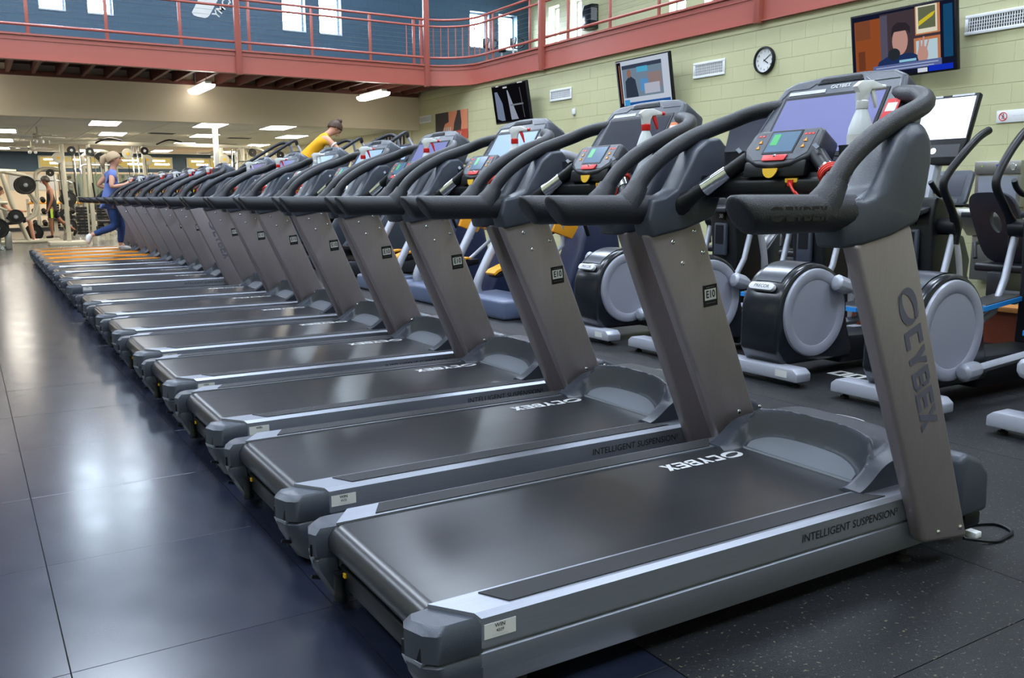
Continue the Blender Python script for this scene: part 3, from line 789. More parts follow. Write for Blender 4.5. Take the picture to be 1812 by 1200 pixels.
# soffit wall and weights-room shell
sf = plain('trim_7', -9, W, YS, YS + .15, 2.62, 3.60, 'beige'); sf['label'] = 'deep beige soffit above the weights room'
ct = plain('ceiling_far', -9, W, YS + .15, 35.2, 2.70, 2.78, 'ceil')
tp = MB().box(.008, 1.212, .008, .602, -.006, .004).build('ceiling_tile', 'tile', ct, bevel=.002, seg=1)
n = 0
for i in range(11):
    for j in range(26):
        o = tp if n == 0 else tp.copy()
        if n: COL.objects.link(o)
        n += 1; o.location = (-3.4 + 1.22 * i - (.0), 19.05 + .61 * j, 2.70)
MB().box(-9, -3.42, YS + .15, 35, 2.69, 2.70).build('ceiling_sheet', 'tile', ct)
plain('wall_far', -9, W, 35.0, 35.2, 1.98, 2.70, 'bluewall'); plain('baseboard_far', -9, W, 34.97, 35.2, 0, .12, 'plastic_d')
wl = plain('wall_far_lower', -9, W, 35.0, 35.2, .12, 1.98, 'beige')
MB().box(-9, W, 34.95, 35.0, 1.96, 2.02).build('wall_ledge', 'beige', wl)
# E10 number plates painted on the floor beside the ellipticals
for y, tlt in ((3.61, 0),):
    ft = tag(MB().box(4.66, 4.80, 3.50, 3.605, 0, .002).build('floor_decal', 'offwhite'), 'pale number decal stuck to the rubber floor', 'decal')
    MB().box(4.66, 4.80, 3.62, 3.725, 0, .002).build('decal_half', 'offwhite', ft)
    for yy in (3.55, 3.67):
        MB().box(4.69, 4.77, yy - .02, yy + .02, .0021, .0026).build('decal_digit', 'print_k', ft)

# emblem on the blue wall: slanted white bar and four letters
ze = [(4.53, 5.02), (4.57, 4.965), (4.64, 4.945), (4.80, 4.93), (4.86, 4.955), (4.90, 5.0), (5.62, 6.25), (5.22, 6.30)]
em = tag(MB().prism(ze, YM - .010, YM - .002, 'y').build('wall_emblem', 'offwhite'), 'slanted white bar emblem painted on the blue upper wall', 'emblem')
lettering('emblem_lettering', 'YMCA', .22, 'offwhite', em, (.62, 0, .78), (-.78, 0, .62), (5.20, YM - .010, 5.21), .02)

# ---------------------------------------------------------------- things on the right wall
def tv(label, yc, zc, w_, h_, tilt, yaw, pic):
    T = thing('wall_tv', label, 'television', (W - .34, yc, zc), 0, 'televisions on the block wall')
    TM = Matrix.Rotation(yaw, 4, 'Z') @ basis((0, -1, 0), (-math.sin(tilt), 0, math.cos(tilt)), (0, 0, 0))
    def P(b, name, m, par=T, **k):
        o = b.build(name, m, par, **k)
        if par is T: o.matrix_local = TM
        return o
    cs = P(MB().box(-w_ / 2, w_ / 2, -h_ / 2, h_ / 2, -.055, 0), 'tv_case', 'black', bevel=.008)
    sc = P(MB().box(-w_ / 2 + .02, w_ / 2 - .02, -h_ / 2 + .03, h_ / 2 - .02, -.001, .0015), 'tv_screen', pic['bg'])
    for i, (m, shape) in enumerate(pic['parts']):
        b = MB(); z0 = .0016 + .0003 * i
        if shape[0] == 'r':
            _, x0, x1, y0, y1 = shape; b.poly([(x0 * w_, y0 * h_, z0), (x1 * w_, y0 * h_, z0), (x1 * w_, y1 * h_, z0), (x0 * w_, y1 * h_, z0)])
        elif shape[0] == 'e':
            _, x, y, rx, ry = shape; b.poly([((x + rx * math.cos(a)) * w_, y * h_ + ry * w_ * math.sin(a), z0) for a in [2 * PI * q / 20 for q in range(20)]])
        else: b.poly([(p[0] * w_, p[1] * h_, z0) for p in shape[1]])
        b.build('tv_picture', m, sc)
    ar = MB().box(.05, .34, -.10, .10, -.12, .12).build('tv_bracket', 'black', T); ar.location = (.0, 0, 0)
    return T
def em_(rgb, s=1.0): 
    k_ = 'tv%d_%d_%d_%d' % (*rgb, s * 10)
    if k_ not in M: M[k_] = emitter(k_, rgb, s)
    return k_
big = dict(bg=em_((22, 26, 48)), parts=[(em_((150, 78, 42)), ('r', -.46, -.20, -.38, .40)), (em_((112, 60, 40)), ('r', -.43, -.36, -.33, -.05)), (em_((128, 72, 48)), ('r', -.45, -.30, .12, .40)), (em_((70, 58, 64)), ('r', -.20, .36, -.38, .44)),
    (em_((88, 84, 104)), ('r', -.20, -.13, -.38, .42)), (em_((200, 130, 92)), ('r', .135, .36, .06, .46)), (em_((232, 228, 206)), ('r', .145, .335, .08, .46)), (em_((104, 110, 84)), ('r', .165, .32, .14, .44)), (em_((214, 196, 50)), ('p', [(.165, .18), (.30, .30), (.32, .36), (.28, .34), (.17, .25)])),
    (em_((196, 124, 84)), ('r', .12, .36, -.34, .02)), (em_((190, 216, 226)), ('r', .14, .335, -.32, -.02)), (em_((24, 76, 116)), ('r', .39, .47, -.30, .42)), (em_((34, 52, 96)), ('p', [(-.26, -.38), (-.22, -.24), (-.12, -.17), (.10, -.17), (.18, -.24), (.20, -.38)])),
    (em_((196, 150, 140)), ('e', -.01, .02, .075, .115)), (em_((48, 42, 48)), ('p', [(-.095, .10), (-.08, .24), (-.03, .29), (.05, .27), (.09, .20), (.085, .10), (.06, .16), (-.06, .16)])), (em_((200, 150, 138)), ('e', .20, -.22, .05, .07)),
    (em_((200, 150, 138)), ('p', [(.16, -.18), (.17, .0), (.185, 0), (.19, -.15)])), (em_((200, 150, 138)), ('p', [(.19, -.16), (.205, .03), (.22, .03), (.215, -.16)])), (em_((200, 150, 138)), ('p', [(.22, -.16), (.25, -.02), (.262, -.03), (.235, -.18)])), (em_((40, 48, 54)), ('e', -.07, -.16, .06, .05)),
    (em_((96, 110, 160)), ('r', -.28, .37, -.40, -.30)), (em_((170, 180, 214)), ('r', -.25, .34, -.345, -.33)), (em_((170, 180, 214)), ('r', -.25, .30, -.385, -.37)), (em_((150, 206, 230)), ('r', -.02, .14, -.29, -.255)), (em_((220, 226, 238)), ('r', .15, .24, -.47, -.41)), (em_((20, 50, 190)), ('r', .25, .47, -.47, -.39)), (em_((230, 232, 240)), ('r', -.40, -.35, -.44, -.38))])
mid = dict(bg=em_((200, 210, 226)), parts=[(em_((28, 22, 26)), ('r', -.48, -.40, -.47, .46)), (em_((150, 100, 80)), ('r', -.44, -.42, -.4, .4)), (em_((120, 140, 160)), ('r', -.38, .36, -.30, .36)), (em_((60, 70, 90)), ('r', -.38, .36, .30, .38)), (em_((80, 176, 214)), ('r', -.10, .10, .20, .31)),
    (em_((150, 130, 130)), ('r', .10, .34, -.15, .16)), (em_((92, 150, 206)), ('r', -.05, .10, -.20, .05)), (em_((186, 190, 206)), ('r', .02, .30, -.26, -.05)), (em_((52, 62, 78)), ('p', [(-.34, -.30), (-.33, .05), (-.24, .16), (-.14, .06), (-.10, -.30)])), (em_((150, 112, 100)), ('e', -.25, .20, .04, .05)), (em_((40, 90, 160)), ('r', -.36, .47, -.46, -.40)), (em_((70, 160, 220)), ('r', -.38, -.28, -.46, -.34))])
dark = dict(bg=em_((14, 14, 18)), parts=[(em_((120, 132, 158)), ('p', [(-.42, -.36), (-.42, .34), (-.34, .34), (-.06, -.42), (-.30, -.42)])), (em_((14, 14, 18)), ('p', [(-.20, -.42), (-.24, .30), (-.20, .30), (-.02, -.42)])), (em_((150, 158, 176)), ('p', [(-.06, .34), (-.03, .34), (.18, -.42), (-.02, -.42)])),
    (em_((120, 124, 134)), ('r', -.0, .36, -.07, -.03)), (em_((90, 94, 104)), ('p', [(.30, .36), (.315, .36), (.36, -.40), (.345, -.40)])), (em_((200, 204, 210)), ('r', -.16, -.04, .40, .44)), (em_((220, 222, 226)), ('r', .26, .40, .465, .49)), (em_((220, 222, 226)), ('r', -.36, -.28, .465, .49))])
tv('large wall television showing a man at a microphone in a blue suit', 6.26, 2.745, 1.26, .72, .16, 0.0, big)
tv('wall television with a pale blurred news picture', 10.55, 2.80, 1.22, .70, .16, 0.0, mid)
tv('wall television with a nearly black picture, nearest the corner', 14.32, 2.81, 1.22, .70, .16, 0.0, dark)

def vent(yc, zc, w_, h_, label, slats=9, m='white'):
    V = thing('wall_vent', label, 'vent', (W - .006, yc, zc), 0, 'air vents in the block wall')
    b = MB(); t = .035
    b.box(-.015, 0, -w_ / 2, w_ / 2, h_ / 2 - t, h_ / 2); b.box(-.015, 0, -w_ / 2, w_ / 2, -h_ / 2, -h_ / 2 + t); b.box(-.015, 0, -w_ / 2, -w_ / 2 + t, -h_ / 2 + t, h_ / 2 - t); b.box(-.015, 0, w_ / 2 - t, w_ / 2, -h_ / 2 + t, h_ / 2 - t)
    b.build('vent_frame', m, V, bevel=.003)
    MB().box(-.004, 0, -w_ / 2 + t, w_ / 2 - t, -h_ / 2 + t, h_ / 2 - t).build('vent_backing', 'plastic_d', V)
    nv = int((w_ - 2 * t) / .026); hh = h_ - 2 * t
    s0 = MB().box(-.012, -.004, -.004, .004, -hh / 2, hh / 2).build('vent_slat', m, V)
    for i in range(nv):
        o = s0 if i == 0 else s0.copy()
        if i: COL.objects.link(o)
        o.location = (0, -w_ / 2 + t + .026 * (i + .5), 0)
    for i in range(3):
        MB().box(-.010, -.004, -w_ / 2 + t, w_ / 2 - t, -hh / 4 + i * hh / 4 - .003, -hh / 4 + i * hh / 4 + .003).build('vent_crossbar', m, V)
vent(9.52, 2.876, .62, .215, 'white air vent between the round clock and the news television')
vent(13.17, 2.875, .66, .20, 'white air vent to the right of the black-picture television')
vent(5.35, 2.86, .80, .20, 'white air vent half behind the largest television')
vent(18.53, 2.84, .60, .16, 'small white air vent in the corner by the poster')
lv = thing('louvre_panel', 'dark louvred panel low on the wall beyond the soffit', 'louvre', (W - .01, 20.6, 2.36))
for i in range(9): MB().box(-.03, 0, -.9 + .2 * i, -.78 + .2 * i, -.22, .22).build('louvre_slat', 'plastic_d' if i % 2 else 'plastic', lv)

ck = thing('wall_clock', 'round black-rimmed wall clock with a white dial', 'clock', (W - .006, 8.488, 2.860))
MB().lathe([(.150, 0), (.172, 0), (.176, -.02), (.170, -.042), (.154, -.045), (.150, -.02)], n=40, axis='x', caps=False).build('clock_rim', 'black', ck, ang=50)
MB().lathe([(0, 0), (.152, 0), (.152, -.014), (0, -.014)], n=40, axis='x').build('clock_dial', 'white', ck)
for h in range(12):
    a = h * PI / 6
    lettering('dial_numeral', str(h or 12), .040, 'print_k', ck, (0, -1, 0), (0, 0, 1), (-.0155, -.118 * math.sin(a), .118 * math.cos(a)), .01)
for nm, a, l, w_ in (('hour_hand', 2 * PI * 4.15 / 12, .075, .006), ('minute_hand', 2 * PI * 9.5 / 60, .115, .0045)):
    hb = MB().box(-w_, w_, -.02, l, 0, .002).build(nm, 'print_k', ck)
    hb.matrix_local = basis((0, -1, 0), (0, 0, 1), (-.018, 0, 0)) @ Matrix.Rotation(-a, 4, 'Z')

ps = thing('poster', 'torn-edged orange and black muscle poster with a red band', 'poster', (W - .006, 17.30, 2.615))
MB().box(-.004, 0, -.74, .74, -.30, .30).build('poster_sheet', 'picdark', ps)
def pp(pts, m, nm, off):
    b = MB(); b.poly([(off, -p[0], p[1]) for p in pts]); b.build(nm, m, ps)
pp([(-.12, .30), (.74, .30), (.74, -.10), (.44, -.10), (.40, .16), (.30, .30), (.14, .05), (.10, -.10), (-.10, -.02)], 'picskin', 'poster_torso', -.0050)
pp([(.28, .30), (.42, .30), (.47, .05), (.44, -.12), (.30, -.14), (.24, .10)], 'picdark', 'poster_arm', -.0056)
pp([(-.40, -.10), (-.28, .05), (-.06, .10), (.10, .02), (.08, -.12), (-.14, -.18), (-.36, -.18)], 'picskin', 'poster_fist', -.0062)
for q in range(4): pp([(-.34 + .09 * q, -.13), (-.32 + .09 * q, -.02), (-.28 + .09 * q, -.02), (-.29 + .09 * q, -.14)], 'offwhite', 'poster_knuckle', -.0068)
pp([(-.10, -.12), (.74, -.10), (.74, -.30), (-.12, -.30)], 'picred', 'poster_band', -.0072)
lettering('poster_lettering', 'TH.', .17, 'white', ps, (0, -1, 0), (0, 0, 1), (-.0080, -.36, -.235), .015)
lettering('poster_small_print', '- --- -- ----', .09, 'white', ps, (0, -1, 0), (0, 0, 1), (-.0080, -.30, -.145), .0)

sg = thing('wall_sign', 'white wall sign with a red prohibition circle', 'sign', (W - .006, 5.02, 1.905))
MB().box(-.008, 0, -.32, .32, -.062, .062).build('sign_board', 'white', sg, bevel=.003)
MB().tube([(-.0095, .25 + .040 * math.cos(a), .040 * math.sin(a)) for a in [2 * PI * i / 28 for i in range(28)]], .004, 6, closed=True).build('sign_ring', 'red', sg)
MB().tube([(-.0095, .25 + .028, .028), (-.0095, .25 - .028, -.028)], .003, 6).build('sign_slash', 'red', sg)
b = MB(); b.tube([(-.009, .262, -.026), (-.009, .252, -.006), (-.009, .240, -.026)], .003, 5); b.tube([(-.009, .252, -.006), (-.009, .250, .014)], .004, 5); b.tube([(-.009, .264, .008), (-.009, .250, .012), (-.009, .236, .000)], .0025, 5); b.sph((-.009, .248, .023), .006, 8, 6); b.build('sign_figure', 'navy', sg)
lettering('sign_lettering', '- --- - -- ---- -- ---', .022, 'blue', sg, (0, -1, 0), (0, 0, 1), (-.0092, .08, .004))

sn = thing('wall_sensor', 'small white box sensor on the wall under a vent', 'sensor', (W - .006, 12.76, 2.55))
MB().box(-.03, 0, -.04, .04, -.05, .05).build('sensor_case', 'white', sn, bevel=.006); MB().cyl((-.012, 0, -.05), (-.012, 0, -.08), .006, 8).build('sensor_stub', 'plastic_l', sn)

wfn = thing('water_fountain', 'stainless bottle-filling drinking fountain on the block wall', 'drinking fountain', (W - .005, 5.22, 0))
MB().box(-.10, 0, -.24, .24, 1.0, 1.46).build('filler_back', 'stainless', wfn, bevel=.008)
MB().box(-.125, -.10, -.24, .24, 1.33, 1.46).build('filler_head', 'stainless', wfn, bevel=.006)
MB().box(-.104, -.098, -.20, .20, 1.03, 1.31).build('filler_recess', 'plastic_l', wfn, bevel=.002)
MB().box(-.128, -.124, -.05, .01, 1.405, 1.425).build('filler_display', em_((70, 90, 200)), wfn)
MB().cyl((-.127, .16, 1.41), (-.124, .16, 1.41), .008, 10).build('filter_lamp', em_((140, 200, 60)), wfn)
MB().lathe([(0, 0), (.035, 0), (.030, -.004), (0, -.004)], (-.125, -.16, 1.40), 20, 'x').build('push_button', 'chrome', wfn)
MB().cyl((-.11, 0, 1.33), (-.11, 0, 1.29), .012, 10).build('filler_nozzle', 'chrome', wfn)
b = MB(); b.tube([(-.106, .035, 1.06), (-.106, .035, 1.15), (-.106, .015, 1.18), (-.106, .015, 1.21), (-.106, -.015, 1.21), (-.106, -.015, 1.18), (-.106, -.035, 1.15), (-.106, -.035, 1.06)], .003, 5, closed=True); b.build('bottle_symbol', 'white', wfn)
MB().prism([(-.42, .90), (-.40, .99), (0, 1.0), (0, .72), (-.20, .70)], -.23, .23, 'y').build('fountain_basin', 'stainless', wfn, bevel=.02)
MB().tube([(-.34, .12, .99), (-.34, .12, 1.03), (-.31, .10, 1.045)], .014, 8).build('bubbler', 'chrome', wfn)
MB().box(-.43, -.38, -.16, .16, .90, .95).build('push_bar', 'plastic_d', wfn, bevel=.006)
MB().box(-.18, 0, -.18, .18, .25, .72).build('fountain_apron', 'stainless', wfn, bevel=.01)

# upper wall: paper-towel dispenser
td = thing('towel_dispenser', 'black and grey paper towel dispenser high on the upper wall', 'dispenser', (XM - .004, 17.55, 5.25))
MB().prism([(-.0, -.28), (-.20, -.26), (-.25, -.10), (-.25, .12), (-.20, .27), (0, .28)], -.19, .12, 'y').build('dispenser_cover', 'shell', td, bevel=.02)
MB().box(-.20, 0, .12, .21, -.28, .28).build('dispenser_side', 'offwhite', td, bevel=.01)
MB().box(-.22, -.05, -.195, -.19, -.10, .18).build('dispenser_window', 'plastic_l', td)
# wraparound lights under the mezzanine
for i, (x, y) in enumerate(((4.12, 18.15), (7.50, 17.75), (.22, 18.15))):
    L_ = thing('strip_light', ['wraparound strip light hanging left of centre under the mezzanine', 'wraparound strip light hanging nearest the block wall', 'wraparound strip light at the left edge under the mezzanine'][i], 'light', (x, y, 3.2), 0, 'strip lights under the mezzanine')
    MB().box(-.06, .06, -.60, .60, .02, .085).build('light_channel', 'white', L_, bevel=.008)
    MB().prism([(-.13, .03), (-.12, -.02), (-.07, -.055), (.07, -.055), (.12, -.02), (.13, .03)], -.61, .61, 'y').build('light_lens', 'wrap', L_, bevel=.01)
    for q in (-.45, .45): MB().cyl((0, q, .08), (0, q, .36), .006, 6).build('light_rod', 'plastic_l', L_)

# ================================================================ ELLIPTICAL TRAINERS (local: x from the drum at the rear to the console, y to the left)
def elliptical(phase):
    T = thing('elliptical_trainer', 'x', 'elliptical trainer', (0, 0, 0), 0, 'row of elliptical trainers')
    ft = MB().prism([(-.335, .035), (.335, .035), (.335, .085), (.30, .112), (-.30, .112), (-.335, .085)], .06, .185, 'x').build('rear_foot', 'silver', T, bevel=.008)
    MB().box(.0585, .0600, -.26, -.17, .055, .095).build('foot_label', 'offwhite', ft)
    for y in (-.28, .28): MB().lathe([(0, 0), (.024, 0), (.024, .012), (.01, .016), (.01, .04), (0, .04)], (.12, y, 0), 12).build('leveling_foot', 'rubber', ft)
    # drum shell
    c = (.40, .415); r = .305; pr = []
    for i in range(25):
        a = PI * (1.0 - i / 24 * 1.02)
        pr.append((c[0] + (r + .015) * math.cos(a), c[1] + r * math.sin(a)))
    pr += [(.74, .30), (.80, .16), (.78, .10), (.14, .10), (.075, .20)]
    sh = MB().prism(pr, -.155, .155, 'y').build('drum_shell', 'shell', T, bevel=.028, seg=3, ang=50)
    cv = MB(); sec = []
    for i in range(13):
        a = PI * (.78 - .44 * i / 12); sec.append((c[0] + (r + .018) * math.cos(a), c[1] + (r + .003) * math.sin(a)))
    cv.grid(list(range(13)), [-.105, -.06, 0, .06, .105], lambda i, y: (sec[i][0], y, sec[i][1] + .004 - abs(y) * .02)); cv.build('shell_crown', 'crown', sh)
    bM = basis((0, -1, 0), (.55, 0, .84), (.098, 0, .585))
    bp = MB(); pts = []
    for cx, sg in ((.075, 1), (-.075, -1)):
        for i in range(7):
            a = -PI / 2 + PI * i / 6; pts.append((cx + sg * .024 * math.cos(a), sg * .024 * math.sin(a)))
    bp.prism(pts, -.02, .006, 'z'); bd = bp.build('maker_badge', 'print_w', sh, bevel=.002); bd.matrix_local = bM
    t = link('badge_lettering', text_mesh('PRECOR', .032, 'print_k', .008), sh); t.matrix_local = bM @ Matrix.Translation((.004, 0, .0066))
    for s in (-1, 1):
        prof = [(0, .0), (.205, .0), (.212, .006), (.262, .012), (.272, .006), (.276, -.012), (0, -.012)]
        d = MB().lathe([(q, h) for q, h in prof], (0, 0, 0), 48, 'y').build('wheel_disc', 'disc', T, ang=40)
        d.location = (.40, s * .165, .415); d.rotation_euler = (0, 0, PI if s < 0 else 0)
        ph = phase + (PI if s > 0 else 0)
        kx, kz = .40 + .235 * math.cos(ph), .415 + .235 * math.sin(ph)
        y = s * .215
        lx, lz = 1.30, .30 + .06 * math.sin(ph)
        dx, dz = lx - kx, lz - kz; ln = math.hypot(dx, dz); ux, uz = dx / ln, dz / ln
        kn = MB(); kn.tube([(kx - ux * .045, y, kz - uz * .045), (kx - ux * .03, y, kz - uz * .03), (kx + ux * .06, y, kz + uz * .06), (kx + ux * .10, y, kz + uz * .10)], [.03, .052, .052, .040], 10, flat=.9)
        kn.cyl((kx, y - s * .05, kz), (kx, y + s * .03, kz), .035, 12)
        kb = kn.build('crank_knuckle', 'silver', T, bevel=.004, ang=40)
        MB().tube([(kx + ux * .08, y, kz + uz * .08), (lx, y, lz)], .030, 4, flat=.8).build('link_bar', 'silver', T, bevel=.004)
        # pedal
        px = lx + .12; pz = lz + .10
        pd = MB().prism([(px - .24, pz - .02), (px + .18, pz + .02), (px + .20, pz + .07), (px + .18, pz + .05), (px - .22, pz + .012)], y - .085, y + .085, 'y').build('foot_pedal', 'plastic_d', T, bevel=.006)
        MB().prism([(px - .245, pz - .024), (px + .185, pz + .018), (px + .185, pz + .045), (px - .245, pz + .004)], y - .094, y - .082, 'y').prism([(px - .245, pz - .024), (px + .185, pz + .018), (px + .185, pz + .045), (px - .245, pz + .004)], y + .082, y + .094, 'y').box(px - .256, px - .244, y - .094, y + .094, pz - .024, pz + .006).build('pedal_edging', 'blue', pd)
        # swinging arm, hub, grip handle
        MB().tube([(1.66, s * .245, .88), (1.58, s * .245, .60), (1.46, s * .235, .40), (lx, y, lz)], [.024, .024, .024, .022], 10).build('swing_arm', 'silver', T, ang=60)
        MB().cyl((1.66, s * .12, .92), (1.66, s * .275, .92), .058, 16).build('pivot_hub', 'black', T, bevel=.008)
        hp = spline([(1.66, s * .255, .80), (1.66, s * .262, .92), (1.56, s * .272, 1.06), (1.46, s * .278, 1.18), (1.49, s * .285, 1.27), (1.62, s * .300, 1.40), (1.76, s * .310, 1.51), (1.86, s * .318, 1.56)], 5)
        MB().tube(hp, [.032] * 8 + [.026] * (len(hp) - 8), 10).build('arm_handle', 'black', T, ang=60)
        # curved silver side frame
        fr = spline([(1.95, s * .10, .08), (1.98, s * .11, .35), (1.93, s * .11, .70), (1.80, s * .10, .98)], 6)
        MB().tube(fr, .050, 8, flat=.5).build('side_frame', 'silver', T, ang=60)
    MB().prism([(.70, .06), (1.95, .06), (1.95, .16), (1.50, .22), (.74, .24)], -.14, .14, 'y').build('base_shroud', 'black', T, bevel=.02)
    cl = MB().prism([(1.56, .20), (1.93, .10), (1.90, .60), (1.80, .98), (1.72, 1.10), (1.60, 1.12), (1.55, .95), (1.58, .60)], -.150, .150, 'y').build('front_column', 'black', T, bevel=.025, seg=3, ang=50)
    MB().box(1.525, 1.56, -.070, .070, .62, .90).build('bottle_pocket', 'plastic', cl, bevel=.012)
    MB().box(1.520, 1.526, -.045, .045, .72, .88).build('pocket_opening', 'black', cl)
    MB().box(1.538, 1.546, -.035, .035, .93, .985).build('unit_plate', 'black', cl)
    lettering('plate_lettering', '30', .045, 'print_w', cl, (0, -1, 0), (0, 0, 1), (1.535, 0, .957), .03)
    MB().prism([(1.46, .99), (1.62, 1.03), (1.62, 1.06), (1.46, 1.03)], -.12, .12, 'y').build('accessory_tray', 'plastic_d', T, bevel=.01)
    MB().box(1.90, 2.02, -.30, .30, .03, .10).build('front_foot', 'silver', T, bevel=.01)
    # console and fixed grips
    MB().tube([(1.70, 0, 1.05), (1.74, 0, 1.22), (1.78, 0, 1.38)], [.06, .05, .05], 10).build('console_neck', 'silver', T)
    KM = basis((0, -1, 0), (.30, 0, .95), (1.72, 0, 1.36))
    def kp(b, nm, m, par, **k):
        o = b.build(nm, m, par, **k)
        if par is T: o.matrix_local = KM
        return o
    cs = kp(MB().prism([(-.16, -.02), (.16, -.02), (.205, .06), (.225, .14), (.235, .48), (-.235, .48), (-.225, .14), (-.205, .06)], -.045, 0, 'z'), 'console', 'black', T, bevel=.010)
    kp(MB().box(-.215, .215, .16, .455, -.001, .003), 'screen', 'scr_white', cs)
    kp(MB().box(-.19, .19, .03, .12, -.001, .003), 'key_panel', 'plastic_d', cs)
    kp(MB().cyl((0, .075, .002), (0, .075, .006), .022, 16), 'start_button', 'scr_white', cs)
    kp(MB().box(-.20, -.03, .463, .476, 0, .003).box(.04, .20, .463, .476, 0, .003), 'top_strip', 'print_w', cs)
    b = spline([(1.74, .02, 1.16), (1.66, .12, 1.15), (1.60, .17, 1.13), (1.52, .18, 1.17), (1.47, .175, 1.22)], 5)
    for s in (-1, 1): MB().tube([(p.x, p.y * s, p.z) for p in b], .018, 8).build('fixed_grip', 'black', T, ang=60)
    return T
ell_y = [5.66, 4.75, 3.84, 2.93, 2.02]
ell_l = ['elliptical trainer farthest along its row, mostly behind the second treadmill', 'elliptical trainer second along its row, hidden behind the treadmill uprights', 'elliptical trainer between the two nearest treadmill uprights, crank arm raised on its silver disc',
         'elliptical trainer behind the nearest treadmill upright, crank arm at the bottom', 'elliptical trainer at the right edge, only its foot and a handle in view']
ph = [-1.15, .55, .85, -1.25, .4]
for y, l, p in zip(ell_y, ell_l, ph):
    e = elliptical(p); e.location = (4.06, y, 0); e['label'] = l
    if y == 5.66:
        for c_ in sub(e, 'screen'): remat(c_, 'scr_dark')
bottle('w', (5.53, 4.75, 1.045), 2.4, 'white spray bottle on the tray of the second elliptical, under the nearest treadmill arm')
bottle('w', (5.53, 3.86, 1.045), 2.7, 'white spray bottle with a blue label on the middle elliptical tray')

# ---------------------------------------------------------------- low wooden divider between ellipticals and bikes
dv = thing('low_divider', 'low red-brown wooden divider with an oak cap behind the ellipticals', 'divider', (6.72, 4.6, 0))
MB().box(-.05, .05, -3.4, 3.0, 0, .255).build('divider_panel', 'redwood', dv)
MB().box(-.10, .10, -3.42, 3.02, .255, .295).build('divider_cap', 'oak', dv, bevel=.006)

# ---------------------------------------------------------------- recumbent bikes
def bike():
    T = thing('recumbent_bike', 'x', 'exercise bike', (0, 0, 0), 0, 'recumbent bikes by the wall')
    b = MB()
    pr = []
    for i in range(28):
        a = 2 * PI * i / 28; cx, cz = math.cos(a), math.sin(a)
        pr.append((.20 * math.copysign(abs(cx) ** .5, cx), .29 * math.copysign(abs(cz) ** .5, cz)))
    hole = [(.045 * math.cos(2 * PI * i / 28), .05 + .085 * math.sin(2 * PI * i / 28)) for i in range(28)]
    def P(p, x): return (x - .18 * (p[1] / .29), p[0], p[1] + .86)
    R0 = [P(p, 0) for p in pr]; R1 = [P(p, .06) for p in pr]; H0 = [P(p, 0) for p in hole]; H1 = [P(p, .06) for p in hole]
    b.loft([H0, R0, R1, H1, H0], caps=False)
    sb = b.build('seat_back', 'seatgrey', T, bevel=.012, seg=2, ang=45)
    MB().prism([(.05, .50), (.42, .54), (.44, .59), (.05, .57)], -.21, .21, 'y').build('seat', 'pad', T, bevel=.025, seg=3)
    MB().box(.0, .40, -.06, .06, .30, .51).build('seat_post', 'plastic_d', T, bevel=.015)
    MB().tube([(-.15, 0, .22), (.5, 0, .30), (1.3, 0, .30)], .06, 10).build('main_rail', 'plastic', T)
    MB().prism([(.62, .10), (1.20, .10), (1.25, .50), (1.12, .74), (.92, .74), (.70, .52)], -.10, .10, 'y').build('crank_housing', 'shell', T, bevel=.03, seg=3)
    for s in (-1, 1):
        MB().tube([(.16, s * .26, .60), (.20, s * .30, .72), (.42, s * .30, .74)], .018, 8).build('seat_grip', 'black', T, ang=60)
        MB().box(.78, .90, s * .14 - .05, s * .14 + .05, .34 + s * .12, .37 + s * .12).build('pedal', 'black', T, bevel=.006)
    MB().box(-.22, -.08, -.28, .28, .02, .10).build('rear_foot', 'silver', T, bevel=.01); MB().box(1.15, 1.28, -.26, .26, .02, .10).build('front_foot', 'silver', T, bevel=.01)
    MB().tube([(1.08, 0, .70), (1.02, 0, .95), (.92, 0, 1.10)], .045, 10).build('console_mast', 'plastic', T, ang=60)
    KM = basis((0, -1, 0), (.35, 0, .93), (.86, 0, 1.02))
    cs = MB().prism([(-.20, 0), (.20, 0), (.23, .06), (.23, .33), (.20, .36), (-.20, .36), (-.23, .33), (-.23, .06)], -.05, 0, 'z').build('console', 'plastic', T, bevel=.015, seg=2); cs.matrix_local = KM
    MB().box(-.17, .17, .10, .31, -.001, .003).build('display', 'scr_dark', cs)
    MB().box(-.15, .15, .03, .075, -.001, .003).build('key_strip', 'plastic_d', cs)
    MB().tube([(.98, -.24, 1.02), (.84, -.24, 1.03), (.80, 0, 1.03), (.84, .24, 1.03), (.98, .24, 1.02)], .016, 8).build('front_grip', 'black', T, ang=60)
    sdt = MB().prism([(.02, .52), (.22, .50), (.22, .56), (.02, .58)], -.32, -.22, 'y').build('bottle_holder', 'plastic_d', T, bevel=.008)
    bg_ = MB().prism([(.56, .30), (.66, .34), (.66, .42), (.56, .40)], -.045, .045, 'y').build('frame_badge', 'plastic_d', T, bevel=.006)
    mark('frame_lettering', 'print_w', bg_, (0, -1, 0), (0, 0, 1), (.5585, .08, .35), .030)
    return T
b0 = bike()
for i, (y, l) in enumerate(((4.09, 'recumbent bike in front of the drinking fountain, its holed seat back in full view'), (5.15, 'recumbent bike next to the one by the fountain, grey console showing beyond an elliptical'),
                            (6.20, 'recumbent bike showing between the treadmill arm and the disc, seat back in shade'), (7.25, 'recumbent bike farthest from the fountain, behind the treadmill uprights'))):
    o = b0 if i == 0 else copy_tree(b0)
    o.location = (7.10, y, 0); o['label'] = l
bottle('w', (7.24, 3.82, .575), 2.6, 'white spray bottle beside the seat of the bike by the fountain')
bottle('w', (7.24, 5.93, .575), 2.6, 'white spray bottle in the seat holder of a bike, seen beneath the nearest treadmill arm')

